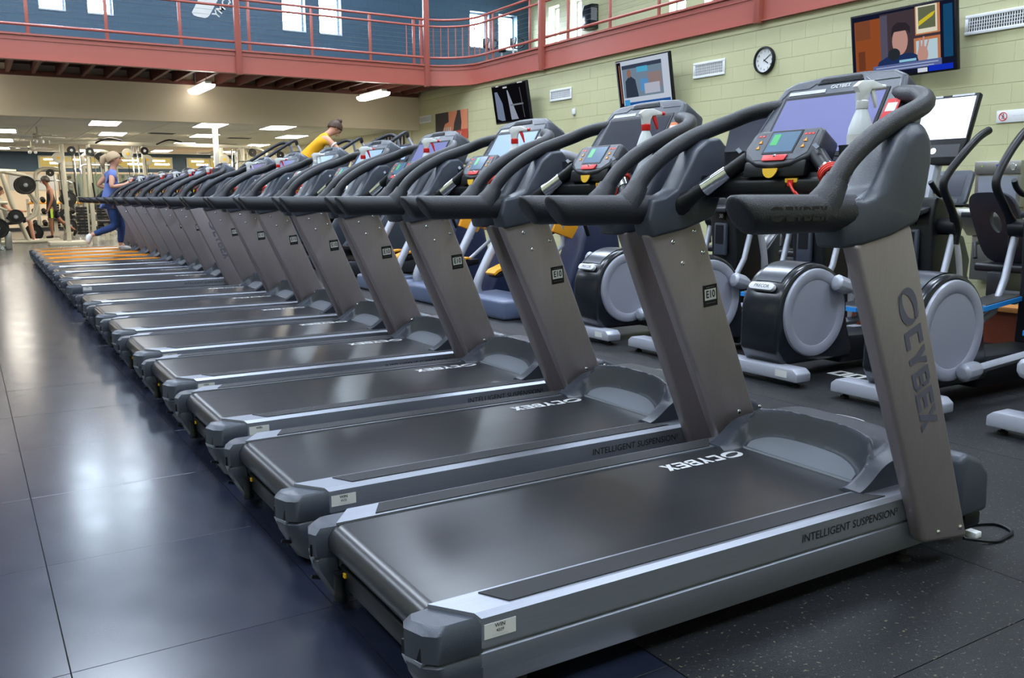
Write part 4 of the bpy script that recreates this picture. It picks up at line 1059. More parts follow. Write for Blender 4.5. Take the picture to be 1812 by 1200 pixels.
# ---------------------------------------------------------------- adaptive stride trainers with amber trim, beyond the ellipticals
def strider():
    T = thing('stride_trainer', 'x', 'stride trainer', (0, 0, 0), 0, 'stride trainers beyond the ellipticals')
    MB().prism([(-.10, 0), (.45, 0), (.45, .16), (.30, .20), (-.10, .18)], -.42, .42, 'y').build('rear_base', 'slate', T, bevel=.03, seg=3)
    MB().tube([(.18, -.46, .11), (.18, -.62, .11)], .035, 10).build('base_stub', 'silver', T)
    MB().sph((.14, -.58, .09), (.16, .11, .09), 14, 8).build('base_pod', 'slate', T)
    for s in (-1, 1):
        fr = spline([(.10, s * .40, .17), (.10, s * .40, .30), (.32, s * .40, .70), (.62, s * .38, 1.20), (.95, s * .34, 1.55), (1.30, s * .30, 1.50)], 6)
        MB().tube(fr, .045, 12).build('arch_tube', 'silver', T, ang=60)
        MB().tube([(.62, s * .30, 1.10), (.70, s * .22, .66), (.40, s * .20, .42)], .022, 8).build('hanger_arm', 'silver', T, ang=60)
        MB().prism([(.15, .34), (.52, .40), (.52, .46), (.36, .45), (.15, .38)], s * .20 - .08, s * .20 + .08, 'y').build('foot_plate', 'black', T, bevel=.01)
        MB().prism([(.13, .372), (.17, .40), (.30, .452), (.42, .466), (.42, .478), (.29, .472), (.15, .42), (.12, .39)], s * .20 - .088, s * .20 + .088, 'y').build('plate_trim', 'amber', T)
        MB().tube(spline([(.95, s * .30, .75), (.80, s * .33, 1.05), (.66, s * .34, 1.28), (.84, s * .34, 1.48)], 5), .02, 8).build('moving_handle', 'black', T, ang=60)
        MB().prism([(.55, .80), (.78, .72), (.86, .84), (.62, .98)], s * .24 - .03, s * .24 + .03, 'y').build('arm_trim', 'amber', T, bevel=.012)
    MB().prism([(.70, .04), (1.5, .04), (1.5, .4), (1.35, 1.1), (1.10, 1.15), (.95, .6)], -.18, .18, 'y').build('drive_tower', 'navy', T, bevel=.04, seg=3)
    MB().box(1.38, 1.52, -.36, .36, .0, .10).build('front_foot', 'silver', T, bevel=.012)
    KM = basis((0, -1, 0), (.35, 0, .93), (1.12, 0, 1.16))
    cs = MB().box(-.22, .22, 0, .38, -.05, 0).build('console', 'black', T, bevel=.015); cs.matrix_local = KM
    MB().box(-.18, .18, .08, .34, -.001, .003).build('display', 'scr_dark', cs)
    return T
s0 = strider()
for i, (x, y, l) in enumerate(((4.25, 7.35, 'amber-trimmed stride trainer just beyond the farthest elliptical'), (4.25, 8.75, 'amber-trimmed stride trainer second from the ellipticals'), (4.25, 10.1, 'amber-trimmed stride trainer third from the ellipticals'))):
    o = s0 if i == 0 else copy_tree(s0); o.location = (x, y, 0); o['label'] = l

# ---------------------------------------------------------------- revolving stair climbers
def climber():
    T = thing('stair_climber', 'x', 'stair climber', (0, 0, 0), 0, 'stair climbers behind the treadmills')
    MB().box(.0, 1.35, -.36, .36, .02, .22).build('base', 'plastic_d', T, bevel=.02)
    for s in (-1, 1):
        MB().prism([(.35, .22), (1.30, .22), (1.32, 1.30), (1.12, 1.45), (.62, .72), (.35, .40)], s * .34 - .05, s * .34 + .05, 'y').build('side_panel', 'plastic', T, bevel=.02)
        MB().tube(spline([(.28, s * .40, 1.46), (.42, s * .40, 1.62), (.72, s * .40, 1.82), (1.02, s * .36, 2.00), (1.16, s * .28, 2.05), (1.22, s * .18, 2.0)], 6), .027, 10).build('loop_rail', 'foam', T, ang=60)
        MB().tube(spline([(.28, s * .40, 1.46), (.40, s * .40, 1.40), (.75, s * .38, 1.55), (1.10, s * .34, 1.40)], 6), .025, 10).build('lower_rail', 'foam', T, ang=60)
        MB().tube([(1.30, s * .30, 1.2), (1.32, s * .30, 1.75), (1.22, s * .18, 2.0)], .022, 8).build('rail_post', 'silver', T, ang=60)
    for i in range(5):
        x, z = .10 + .19 * i, .20 + .20 * i
        MB().box(x, x + .26, -.28, .28, z - .03, z + .02).build('step', 'black', T, bevel=.006)
    MB().prism([(.34, .2), (1.28, .2), (1.28, 1.2), (1.05, 1.1)], -.28, .28, 'y').build('stair_core', 'black', T)
    MB().prism([(1.12, 1.25), (1.34, 1.20), (1.34, 1.70), (1.22, 1.74)], -.24, .24, 'y').build('console_column', 'plastic', T, bevel=.02)
    KM = basis((0, -1, 0), (.40, 0, .91), (1.14, 0, 1.60))
    cs = MB().prism([(-.17, 0), (.17, 0), (.23, .10), (.21, .34), (-.21, .34), (-.23, .10)], -.07, 0, 'z').build('console', 'plastic', T, bevel=.018); cs.matrix_local = KM
    MB().box(-.15, .15, .08, .29, -.001, .003).build('display', 'scr_blue', cs)
    return T
c0 = climber()
for i, (x, y, l) in enumerate(((4.45, 12.35, 'stair climber in front of the dark louvred panel, rails looped high'), (4.38, 13.95, 'stair climber with the woman in the mustard shirt on it'), (3.65, 15.0, 'stair climber left of the woman in mustard, rails showing behind her back'))):
    o = c0 if i == 0 else copy_tree(c0); o.location = (x, y, 0); o['label'] = l

# ---------------------------------------------------------------- upright bikes on the mezzanine
def upbike():
    T = thing('upright_bike', 'x', 'exercise bike', (0, 0, 0), 0, 'bikes on the mezzanine')
    MB().box(-.5, .5, -.04, .04, 0, .10).build('base_beam', 'plastic_d', T, bevel=.01)
    MB().prism([(-.1, .1), (.45, .1), (.42, .6), (.1, .6)], -.07, .07, 'y').build('flywheel_cover', 'plastic', T, bevel=.03)
    MB().tube([(-.25, 0, .1), (-.3, 0, .95)], .03, 8).build('seat_post', 'silver', T); MB().sph((-.32, 0, .98), (.15, .10, .05), 12, 8).build('saddle', 'pad', T)
    MB().tube([(.30, 0, .5), (.36, 0, 1.15)], .03, 8).build('handle_post', 'white', T)
    for s in (-1, 1): MB().tube(spline([(.36, 0, 1.12), (.28, s * .18, 1.12), (.10, s * .22, 1.18), (.06, s * .20, 1.34), (.20, s * .10, 1.42)], 5), .018, 8).build('handlebar', 'black', T, ang=60)
    cs = MB().box(.34, .38, -.13, .13, 1.14, 1.42).build('console', 'plastic_d', T, bevel=.01)
    return T
u0 = upbike()
for i, (x, y, l) in enumerate(((10.95, 18.6, 'upright bike nearest the rail on the mezzanine corner'), (11.45, 18.2, 'upright bike on the mezzanine, right of its neighbour by the window'))):
    o = u0 if i == 0 else copy_tree(u0); o.location = (x, y, 3.725); o.rotation_euler = (0, 0, 1.9); o.scale = (.74, .74, .74); o['label'] = l

# ================================================================ WEIGHTS ROOM
def far_light(n, x, y):
    L_ = thing('ceiling_light', n, 'light', (x, y, 2.70), -.06, 'fluorescent panels of the weights room')
    MB().box(-.31, .31, -.66, .66, -.016, 0).build('light_frame', 'white', L_)
    MB().box(-.275, .275, -.62, .62, -.020, -.014).build('light_diffuser', 'tube', L_)
rows = [(.95, 24.3), (1.05, 28.2), (1.15, 32.7), (2.72, 20.9), (3.32, 24.3), (3.52, 28.3), (3.75, 33.2), (4.80, 20.5), (5.46, 24.0), (5.70, 27.9), (5.95, 32.5), (7.55, 23.4), (7.85, 27.8), (8.1, 32.4), (6.3, 20.5)]
desc = ['front left', 'middle left', 'rear left', 'second-column front', 'second-column second', 'second-column third', 'second-column rear', 'third-column front, by the white post,', 'third-column second', 'third-column third', 'third-column rear', 'right-hand front', 'right-hand middle', 'right-hand rear', 'nearest-the-soffit right']
for (x, y), d in zip(rows, desc): far_light('%s fluorescent panel in the weights room ceiling' % d, x, y)
for i, (x, y) in enumerate(((4.35, 23.6), (3.55, 26.6), (6.5, 24.6), (6.9, 27.6))):
    V = thing('ceiling_vent', ['thin dark ceiling vent beside the second light column', 'thin dark ceiling vent deeper along the second light column', 'thin dark ceiling vent beside the third light column', 'thin dark ceiling vent deep along the third light column'][i], 'vent', (x, y, 2.69), 0, 'ceiling vents of the weights room')
    MB().box(-.30, .30, -.15, .15, -.008, 0).build('vent_plate', 'plastic_l', V)
    for j in range(5): MB().box(-.27, .27, -.12 + .055 * j, -.095 + .055 * j, -.012, -.006).build('vent_slot', 'black', V)
for i, (x, y) in enumerate(((1.55, 22.6), (1.75, 28.0), (6.85, 29.0))):
    F = thing('ceiling_fan', ['ceiling fan nearer the treadmills at left', 'ceiling fan above the seated man', 'ceiling fan right of the white post'][i], 'fan', (x, y, 2.70), 0, 'ceiling fans of the weights room')
    MB().cyl((0, 0, 0), (0, 0, -.16), .018, 8).build('fan_rod', 'ivory', F); MB().lathe([(0, -.16), (.08, -.16), (.10, -.20), (.09, -.26), (0, -.28)], n=16).build('fan_motor', 'ivory', F)
    for j in range(4):
        a = PI / 2 * j + .5
        bl_ = MB().box(.09, .62, -.06, .06, -.006, .004).build('fan_blade', 'offwhite', F); bl_.location = (0, 0, -.215); bl_.rotation_euler = (.15, 0, a)
    for j in range(3):
        a = 2 * PI * j / 3; MB().sph((.09 * math.cos(a), .09 * math.sin(a), -.33), .045, 10, 6).build('fan_lamp', 'white', F)
pc = struct(MB().box(4.80, 4.90, 20.25, 20.35, 0, 2.70).build('trim_8', 'white', bevel=.01)); pc['label'] = 'slim white steel post at the edge of the weights room'
# interior windows on the far wall
for i, (xa, xb, z0, z1) in enumerate(((1.62, 3.95, 2.18, 2.50), (4.75, 8.0, 2.18, 2.50))):
    pass
for i, (xa, xb) in enumerate(((2.35, 4.25), (4.85, 6.75), (7.25, 8.95))):
    wn = struct(MB().box(xa, xb, 34.94, 35.0, 2.15, 2.20).box(xa, xb, 34.94, 35.0, 2.52, 2.57).box(xa, xa + .06, 34.94, 35.0, 2.2, 2.52).box(xb - .06, xb, 34.94, 35.0, 2.2, 2.52).box((xa + xb) / 2 - .025, (xa + xb) / 2 + .025, 34.94, 35.0, 2.2, 2.52).build('window_%d' % (20 + i), 'ivory'))
    for q in (0, 1):
        a, b_ = (xa + .06, (xa + xb) / 2 - .025) if q == 0 else ((xa + xb) / 2 + .025, xb - .06)
        MB().box(a, b_, 34.985, 34.99, 2.2, 2.52).build('pane', 'warmwin', wn)
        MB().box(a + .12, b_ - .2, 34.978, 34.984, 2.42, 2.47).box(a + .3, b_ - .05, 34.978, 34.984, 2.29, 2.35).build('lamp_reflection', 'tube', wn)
mr = struct(MB().box(2.95, W - .05, 34.955, 34.965, .32, 1.94).build('trim_9', 'mirror')); mr['label'] = 'long wall mirror behind the weight racks'
for i in range(5): MB().box(2.93 + 1.22 * i, 2.95 + 1.22 * i, 34.95, 34.97, .32, 1.94).build('mirror_joint', 'plastic_d', mr)
wb = thing('whiteboard', 'pale two-panel notice board on the far wall at left', 'notice board', (2.15, 34.995, 1.65))
for q in (-1, 1): MB().box(-.36 + q * .37, .36 + q * .37, -.02, 0, -.26, .26).build('board_panel', 'offwhite', wb, bevel=.004)
rs = tag(MB().box(6.92, 7.22, 34.90, 34.93, 1.62, 1.95).build('notice', 'picred'), 'small red notice on the far wall above the treadmill consoles', 'notice')
MB().box(6.97, 7.17, 34.895, 34.90, 1.76, 1.82).build('notice_line', 'white', rs)

def plate_mesh(r, t=.045):
    b = MB(); b.lathe([(.025, -t / 2), (r * .55, -t * .3), (r * .78, -t * .25), (r * .85, -t / 2), (r, -t / 2), (r, t / 2), (r * .85, t / 2), (r * .78, t * .25), (r * .55, t * .3), (.025, t / 2)], n=24, axis='y', caps=False)
    o = b.build('plate', 'iron', ang=30); me = o.data; bpy.data.objects.remove(o); return me
PL = {r: plate_mesh(r) for r in (.225, .18, .14)}
npl = [0]
def plate(x, y, z, r, label, rz=0):
    o = link('weight_plate', PL[r], None, (x, y, z), (0, 0, rz)); tag(o, label, 'weight plate', 'weight plates'); 
    c_ = MB().lathe([(.026, -.026), (.05, -.026), (.05, .026), (.026, .026)], n=16, axis='y', caps=False).build('plate_hub', 'plastic_l', o)
    return o
# plate-loaded press with the seated man
PX, PY = 1.05, 25.6
pm = thing('lever_press', 'ivory plate-loaded press machine at left with a man seated in it', 'weight machine', (PX, PY, 0))
def tb(pts, nm='frame_tube', r=.042, m='ivory', par=None): return MB().tube(pts, r, 8, flat=.8).build(nm, m, par or pm, bevel=0, ang=50)
tb([(-.9, -.35, .06), (1.05, -.35, .06)]); tb([(-.9, .35, .06), (1.05, .35, .06)]); tb([(-.8, -.4, .06), (-.8, .4, .06)]); tb([(1.0, -.4, .06), (1.0, .4, .06)])
for y in (-.35, .35):
    tb([(-.55, y, .06), (-.75, y, 1.85)]); tb([(-.15, y, .06), (-.42, y, 1.80)]); tb([(.30, y, .06), (-.0, y, 1.0), (-.15, y, 1.72)])
    tb([(-.75, y, 1.82), (.15, y, 1.78)], r=.05); tb([(-.1, y, 1.78), (.32, y, 1.70), (.42, y, 1.25), (.56, y, 1.0), (.50, y, .72), (.30, y, .60)], 'lever_arm', .045)
    MB().tube([(.32, y, 1.45), (.32, y + math.copysign(.30, y), 1.45)], .025, 8).build('plate_horn', 'chrome', pm)
    MB().tube([(.05, y, .68), (.05, y + math.copysign(.24, y), .68)], .025, 8).build('plate_horn', 'chrome', pm)
tb([(-.75, -.35, 1.82), (-.75, .35, 1.82)]); tb([(-.72, -.35, 1.05), (-.1, -.35, 1.02)]); tb([(.25, -.35, .62), (.25, .35, .62)], 'press_handle', .02, 'black')
MB().prism([(-.28, .46), (.22, .50), (.22, .57), (-.28, .53)], -.17, .17, 'y').build('seat_pad', 'pad', pm, bevel=.02)
MB().prism([(-.30, .52), (-.22, .52), (-.42, 1.20), (-.50, 1.20)], -.17, .17, 'y').build('back_pad', 'pad', pm, bevel=.02)
plate(PX + .32, PY - .47, 1.45, .225, 'large black plate on the upper near horn of the press'); plate(PX + .32, PY - .54, 1.45, .225, 'large black plate outermost on the upper near horn of the press'); plate(PX + .32, PY + .47, 1.45, .225, 'large black plate on the upper far horn of the press')
plate(PX + .05, PY - .47, .68, .18, 'black plate at the seated man\'s hip on the press'); plate(PX + .05, PY + .47, .68, .18, 'black plate on the far lower horn of the press')
# plate tree in front of it
pt = thing('plate_tree', 'grey weight plate tree with chrome feet at the left edge', 'plate tree', (.62, 22.9, 0))
for q in (-1, 1): MB().tube([(q * .05, -.35, .05), (q * .05, .35, .05)], .04, 8).build('tree_foot', 'chrome', pt)
MB().tube([(0, 0, .05), (0, 0, .95)], .05, 8, flat=.8).build('tree_post', 'ivory', pt); MB().tube([(-.12, 0, .88), (.10, 0, .92), (.22, 0, .86)], .03, 8).build('tree_arm', 'ivory', pt, ang=60)
MB().tube([(-.6, 0, .07), (.25, 0, .07)], .05, 8).build('tree_base', 'ivory', pt); MB().box(.12, .26, -.14, .14, .0, .40).build('tree_guard', 'stainless', pt, bevel=.03)
for i, z in enumerate((.45, .75)): MB().tube([(0, -.30, z), (0, .30, z)], .02, 8).build('tree_peg', 'chrome', pt)
plate(.62, 22.72, .48, .225, 'black plate on the near lower peg of the plate tree'); plate(.62, 23.1, .48, .225, 'black plate on the far lower peg of the plate tree')
for i, (x, y, z, r) in enumerate(((1.55, 26.6, .24, .225), (2.6, 29.8, .62, .18), (2.72, 29.8, 1.10, .225), (2.72, 29.85, .30, .18))):
    plate(x, y, z, r, ['black plate resting against the press frame', 'black plate low on the squat rack', 'black plate high on the squat rack beside the man in black', 'smaller black plate at the foot of the squat rack'][i])
rk = thing('squat_rack', 'ivory squat rack behind the man in the black tank top', 'rack', (2.72, 30.1, 0))
for x in (-.05, 1.15):
    for y in (0, .9): MB().box(x - .04, x + .04, y - .04, y + .04, 0, 2.2).build('rack_post', 'ivory', rk, bevel=.006)
    MB().box(x - .03, x + .03, 0, .9, 2.12, 2.2).build('rack_brace', 'ivory', rk); MB().box(x - .03, x + .03, 0, .9, 0, .08).build('rack_foot', 'ivory', rk)
    for z in (.30, .62, 1.10): MB().tube([(x, -.04, z), (x, -.34, z)], .02, 8).build('storage_peg', 'chrome', rk)
MB().box(-.05, 1.15, .88, .92, 2.1, 2.2).box(-.05, 1.15, -.02, .02, 2.1, 2.2).build('rack_header', 'ivory', rk)

# dumbbell racks
def dumbbell_meshes():
    b = MB(); b.lathe([(0, -.17), (.045, -.17), (.075, -.15), (.075, -.065), (.05, -.055), (.018, -.05), (.016, 0), (.018, .05), (.05, .055), (.075, .065), (.075, .15), (.045, .17), (0, .17)], n=14, axis='y')
    o = b.build('dumbbell', 'iron', ang=40); me = o.data; bpy.data.objects.remove(o)
    return me
DM = dumbbell_meshes()
nd = 0
for r_, (rx, ry, wd, lab) in enumerate(((1.75, 31.8, 3.0, 'long dumbbell rack left of the runner'), (5.2, 32.2, 3.6, 'long dumbbell rack behind the treadmill consoles'))):
    K = thing('dumbbell_rack', lab, 'rack', (rx, ry, 0), 0, 'dumbbell racks')
    for x in (0, wd / 2, wd): MB().prism([(-.30, 0), (.30, 0), (.30, .08), (.22, .10), (.06, 1.10), (-.02, 1.10), (-.14, .10), (-.30, .08)], x - .04, x + .04, 'x').build('rack_end', 'ivory', K, bevel=.006)
    for z, yo in ((.22, -.16), (.58, -.06), (.94, .02)):
        MB().prism([(yo - .17, z), (yo + .17, z + .06), (yo + .17, z + .08), (yo - .17, z + .03)], 0, wd, 'x').build('rack_shelf', 'amber' if z > .9 else 'ivory', K)
        n_ = int(wd / .27)
        for i in range(n_ if r_ == 0 else 0):
            o = link('dumbbell', DM, None, (rx + .16 + .265 * i, ry + yo, z + .135), (.17, 0, 0))
            tag(o, 'black dumbbell on the %s shelf of the long rack, %s from the left' % ({.22: 'bottom', .58: 'middle', .94: 'top'}[z], ordn[i]), 'dumbbell', 'dumbbells on the %s shelf' % {.22: 'bottom', .58: 'middle', .94: 'top'}[z])

# cable crossover: towers, long top beam, pulleys, stacks
cc = thing('cable_crossover', 'ivory cable crossover with a long overhead beam behind the runner', 'cable machine', (0, 0, 0))
CYL = 24.2
def pole(x, y, z0, z1, w_=.05, nm='tower_post', m='ivory'): return MB().box(x - w_, x + w_, y - w_, y + w_, z0, z1).build(nm, m, cc, bevel=.012)
MB().box(1.9, 6.6, CYL - .05, CYL + .05, 2.40, 2.49).build('top_beam', 'ivory', cc, bevel=.012)
for x in (2.15, 2.72, 4.0, 5.9, 6.45): pole(x, CYL, 0, 2.44)
for x in (2.40, 3.72, 6.15):
    pole(x, CYL - .1, .1, 2.38, .018, 'guide_rod', 'chrome'); pole(x + .12, CYL - .1, .1, 2.38, .018, 'guide_rod', 'chrome')
    for j in range(9): MB().box(x - .06, x + .18, CYL - .17, CYL - .03, .25 + .075 * j, .315 + .075 * j).build('stack_weight', 'iron', cc)
for i, (x, z) in enumerate(((2.05, 2.08), (2.75, 2.24), (4.05, 2.06), (4.0, 2.28), (5.95, 2.1), (2.35, 2.26), (3.6, 2.2))):
    d_ = MB().lathe([(.02, -.02), (.095 if i % 2 else .125, -.02), (.10 if i % 2 else .13, 0), (.095 if i % 2 else .125, .02), (.02, .02)], (x, CYL - .13, z), 20, 'y', caps=False).build('pulley_wheel', 'ivory' if i % 2 == 0 else 'iron', cc)
    MB().lathe([(0, -.03), (.035, -.03), (.035, .03), (0, .03)], (x, CYL - .13, z), 12, 'y').build('pulley_hub', 'yellow' if i % 2 == 0 else 'chrome', cc)
    MB().tube([(x, CYL - .14, z - .13), (x + .02, CYL - .2, z - .75)], .008, 6).build('cable', 'black', cc)
    MB().tube([(x, CYL - .2, z - .75), (x + .03, CYL - .2, z - 1.1)], .022, 8).build('cable_strap', 'iron', cc)
for x in (2.1, 3.9, 6.2): MB().box(x - .4, x + .4, CYL - .35, CYL + .35, 0, .09).build('tower_foot', 'ivory', cc, bevel=.01)
for x in (2.9, 4.3): MB().tube(spline([(x, CYL - .1, 2.45), (x + .25, CYL - .35, 2.55), (x + .55, CYL - .4, 2.50)], 4), .02, 8).build('pull_up_grip', 'black', cc, ang=60)
# arched multi-station and a lat machine further right
def arch(x, y, label, h=2.25):
    A = thing('arch_machine', label, 'weight machine', (x, y, 0), 0, 'arched weight machines')
    for s in (-1, 1):
        MB().tube(spline([(s * .40, 0, 0), (s * .40, 0, h - .35), (s * .34, 0, h - .10), (s * .15, 0, h), (0, 0, h)], 5), .055, 10).build('arch_tube', 'ivory', A, ang=60)
        MB().box(s * .40 - .30 * 0 - .05, s * .40 + .05, -.5, .5, 0, .08).build('arch_foot', 'ivory', A, bevel=.01)
        MB().cyl((s * .10, 0, .1), (s * .10, 0, h - .05), .012, 6).build('guide_rod', 'chrome', A)
    for j in range(10): MB().box(-.16, .16, -.08, .08, .2 + .075 * j, .265 + .075 * j).build('stack_weight', 'iron', A)
    MB().lathe([(.02, -.02), (.10, -.02), (.11, 0), (.10, .02), (.02, .02)], (0, -.12, h - .12), 18, 'y', caps=False).build('pulley_wheel', 'iron', A)
    MB().tube([(-.55, -.3, h - .42), (-.4, -.3, h - .36), (.4, -.3, h - .36), (.55, -.3, h - .42)], .018, 8).build('lat_bar', 'chrome', A, ang=60)
    MB().box(-.2, .2, -.7, -.3, .46, .54).build('seat_pad', 'pad', A, bevel=.02); MB().box(-.05, .05, -.55, -.45, 0, .46).build('seat_post', 'ivory', A)
    return A
arch(2.35, 30.6, 'arched ivory weight machine behind the man in the black tank top', 2.0); arch(6.75, 24.4, 'arched ivory weight machine right of the white post', 2.42); arch(7.75, 25.2, 'arched ivory weight machine deepest toward the block wall', 2.40); arch(3.25, 26.6, 'arched ivory weight machine directly behind the runner', 2.35)

# ================================================================ PEOPLE
def skin_mesh(pts, edges, rad, root=0, levels=2):
    names = list(pts); idx = {n: i for i, n in enumerate(names)}
    me = bpy.data.meshes.new('skeleton'); me.from_pydata([tuple(pts[n]) for n in names], [(idx[a], idx[b]) for a, b in edges], [])
    o = bpy.data.objects.new('skeleton', me); COL.objects.link(o)
    md = o.modifiers.new('skin', 'SKIN'); md.use_smooth_shade = True; md.branch_smoothing = .6
    sv = me.skin_vertices[0].data
    for i, n in enumerate(names):
        r = rad[n]; sv[i].radius = r if isinstance(r, tuple) else (r, r); sv[i].use_root = (i == root)
    sb = o.modifiers.new('sub', 'SUBSURF'); sb.levels = levels; sb.render_levels = levels
    dg = bpy.context.evaluated_depsgraph_get(); dg.update()
    out = bpy.data.meshes.new_from_object(o.evaluated_get(dg))
    bpy.data.objects.remove(o); bpy.data.meshes.remove(me)
    out.polygons.foreach_set('use_smooth', [True] * len(out.polygons))
    return out
def wear(name, me, m, par):
    me.materials.clear(); me.materials.append(M[m]); me.name = name
    return link(name, me, par)
BODY_R = dict(pelvis=.085, belly=.085, chest=(.115, .095), neck0=.055, neck=.056, skull0=.088, skull=.104, crown=.075,
              shL=.062, shR=.062, elL=.043, elR=.043, wrL=.028, wrR=.028, paL=.032, paR=.032, hipL=.075, hipR=.075, knL=.058, knR=.058, anL=.036, anR=.036, heL=.036, heR=.036, toL=.026, toR=.026)
BODY_E = [('pelvis', 'belly'), ('belly', 'chest'), ('chest', 'neck0'), ('neck0', 'neck'), ('neck', 'skull0'), ('skull0', 'skull'), ('skull', 'crown'), ('pelvis', 'hipL'), ('pelvis', 'hipR')]
for s_ in 'LR': BODY_E += [('chest', 'sh' + s_), ('sh' + s_, 'el' + s_), ('el' + s_, 'wr' + s_), ('wr' + s_, 'pa' + s_), ('hip' + s_, 'kn' + s_), ('kn' + s_, 'an' + s_), ('an' + s_, 'to' + s_)]
def person(label, loc, rz, J, skin, hair, hair_kind, top, bottom, shoe, face, sleeve=.45, leg=1.0, tank=False, trim=None, scale=1.0):
    T = thing('person', label, 'person', loc, rz); T.scale = (scale,) * 3
    J = {k_: Vector(v) for k_, v in J.items()}
    up = (J['crown'] - J['neck']).normalized(); f = Vector(face); f = (f - up * f.dot(up)).normalized(); sd = up.cross(f)
    pts = dict(J); rad = {k_: BODY_R[k_] for k_ in pts}; edges = [e for e in BODY_E if e[0] in pts and e[1] in pts]
    body = skin_mesh(pts, edges, rad)
    wear('body', body, skin, T)
    # fingers and thumbs
    for s_ in 'LR':
        w_, p = J['wr' + s_], J['pa' + s_]; d = (p - w_).normalized(); a = d.cross(Vector((0, 0, 1)) if abs(d.z) < .9 else Vector((1, 0, 0))).normalized(); n_ = d.cross(a) * -1
        hb = MB()
        for i in range(4):
            o_ = p + a * (-.027 + .018 * i) + d * .018; l = [.058, .068, .064, .050][i]
            hb.tube([o_, o_ + d * l * .4 + n_ * .004, o_ + d * l * .68 + n_ * .020, o_ + d * l * .8 + n_ * .038], [.0095, .009, .008, .006], 6)
        hb.tube([w_.lerp(p, .6) - a * .022, p - a * .046 + n_ * .012, p - a * .050 + d * .026 + n_ * .024], [.011, .010, .007], 6)
        hb.build('hand', skin, T, ang=80)
    # face
    hc = J['skull0'].lerp(J['skull'], .55)
    fb = MB(); fb.tube([hc + f * .095 + up * .02, hc + f * .118 - up * .022, hc + f * .092 - up * .032], [.008, .017, .010], 8)
    fb.build('nose', skin, T, ang=80)
    for q in (-1, 1): MB().sph(hc + sd * q * .096 + up * -.005, (.018, .02, .032), 8, 6).build('ear', skin, T, ang=80)
    for q in (-1, 1): MB().sph(hc + f * .092 + sd * q * .034 + up * .022, .011, 8, 6).build('eye', 'iron', T)
    mb = MB(); mb.sph(hc + f * .092 - up * .055, (.016, .024, .007), 8, 6); mb.build('mouth', 'picred', T)
    # hair
    h = MB(); n1, n2 = 16, 10
    def hp(th, ps):
        d = f * math.sin(th) * math.cos(ps) + sd * math.sin(th) * math.sin(ps) + up * math.cos(th)
        return hc + up * .012 + Vector(d) * (.122 + .007 * math.sin(9 * ps) * math.sin(6 * th)) - f * .016
    rings = []
    for i in range(1, n2 + 1):
        ring = []
        for j in range(n1):
            ps = 2 * PI * j / n1; mx = 1.12 + 1.20 * ((1 - math.cos(ps)) / 2) ** .8
            ring.append(hp(mx * i / n2, ps))
        rings.append(ring)
    h.loft(rings, caps=True)
    if hair_kind == 'bun':
        h.sph(hc + up * .135 - f * .05, (.05, .05, .045), 10, 8)
    if hair_kind == 'tail':
        h.tube([hc - f * .11 + up * .05, hc - f * .17 + up * .0, hc - f * .185 - up * .08, hc - f * .165 - up * .17], [.045, .055, .045, .018], 10)
    h.build('hair', hair, T, ang=80)
    # shirt
    g = {k_: J[k_] for k_ in ('pelvis', 'belly', 'chest', 'neck0')}; gr = dict(pelvis=.145, belly=.138, chest=(.165, .140), neck0=.070)
    ge = [('pelvis', 'belly'), ('belly', 'chest'), ('chest', 'neck0')]
    hem = J['pelvis'] + (J['pelvis'] - J['belly']) * .85; g['hem'] = hem; gr['hem'] = (.165, .150); ge.append(('hem', 'pelvis'))
    for s_ in 'LR':
        g['sh' + s_] = J['sh' + s_] if not tank else J['chest'].lerp(J['sh' + s_], .55); gr['sh' + s_] = .078 if not tank else .062; ge.append(('chest', 'sh' + s_))
        if not tank:
            g['sl' + s_] = J['sh' + s_].lerp(J['el' + s_], sleeve); gr['sl' + s_] = .066; ge.append(('sh' + s_, 'sl' + s_))
            if trim:
                c0_ = J['sh' + s_].lerp(J['el' + s_], sleeve + .06); c1_ = J['sh' + s_].lerp(J['el' + s_], sleeve + .13); MB().tube([c0_, c1_], [.066, .064], 14).build('sleeve_trim', trim, T)
    wear('shirt', skin_mesh(g, ge, gr), top, T)
    # trousers or shorts
    g = dict(waist=J['pelvis'].lerp(J['belly'], .2), pelvis=J['pelvis'], hipL=J['hipL'], hipR=J['hipR']); gr = dict(waist=.112, pelvis=.116, hipL=.100, hipR=.100); ge = [('waist', 'pelvis'), ('pelvis', 'hipL'), ('pelvis', 'hipR')]
    for s_ in 'LR':
        k1 = J['hip' + s_].lerp(J['kn' + s_], min(1.0, leg * 1.6)); g['k' + s_] = k1; gr['k' + s_] = .074 if leg > .9 else .088; ge.append(('hip' + s_, 'k' + s_))
        if leg > .9: g['a' + s_] = J['kn' + s_].lerp(J['an' + s_], .92); gr['a' + s_] = .050; ge.append(('k' + s_, 'a' + s_))
    wear('trousers' if leg > .9 else 'shorts', skin_mesh(g, ge, gr), bottom, T)
    for s_ in 'LR':
        a_, t_ = J['an' + s_], J['to' + s_]; d = (t_ - a_); sb_ = MB(); b0_ = a_ - (J['kn' + s_] - a_).normalized() * .035
        sb_.tube([a_, b0_.lerp(t_, .15), b0_.lerp(t_, .6), b0_.lerp(t_, 1.06)], [.044, .048, .044, .024], 10); sb_.build('shoe', shoe, T, ang=80)
    return T
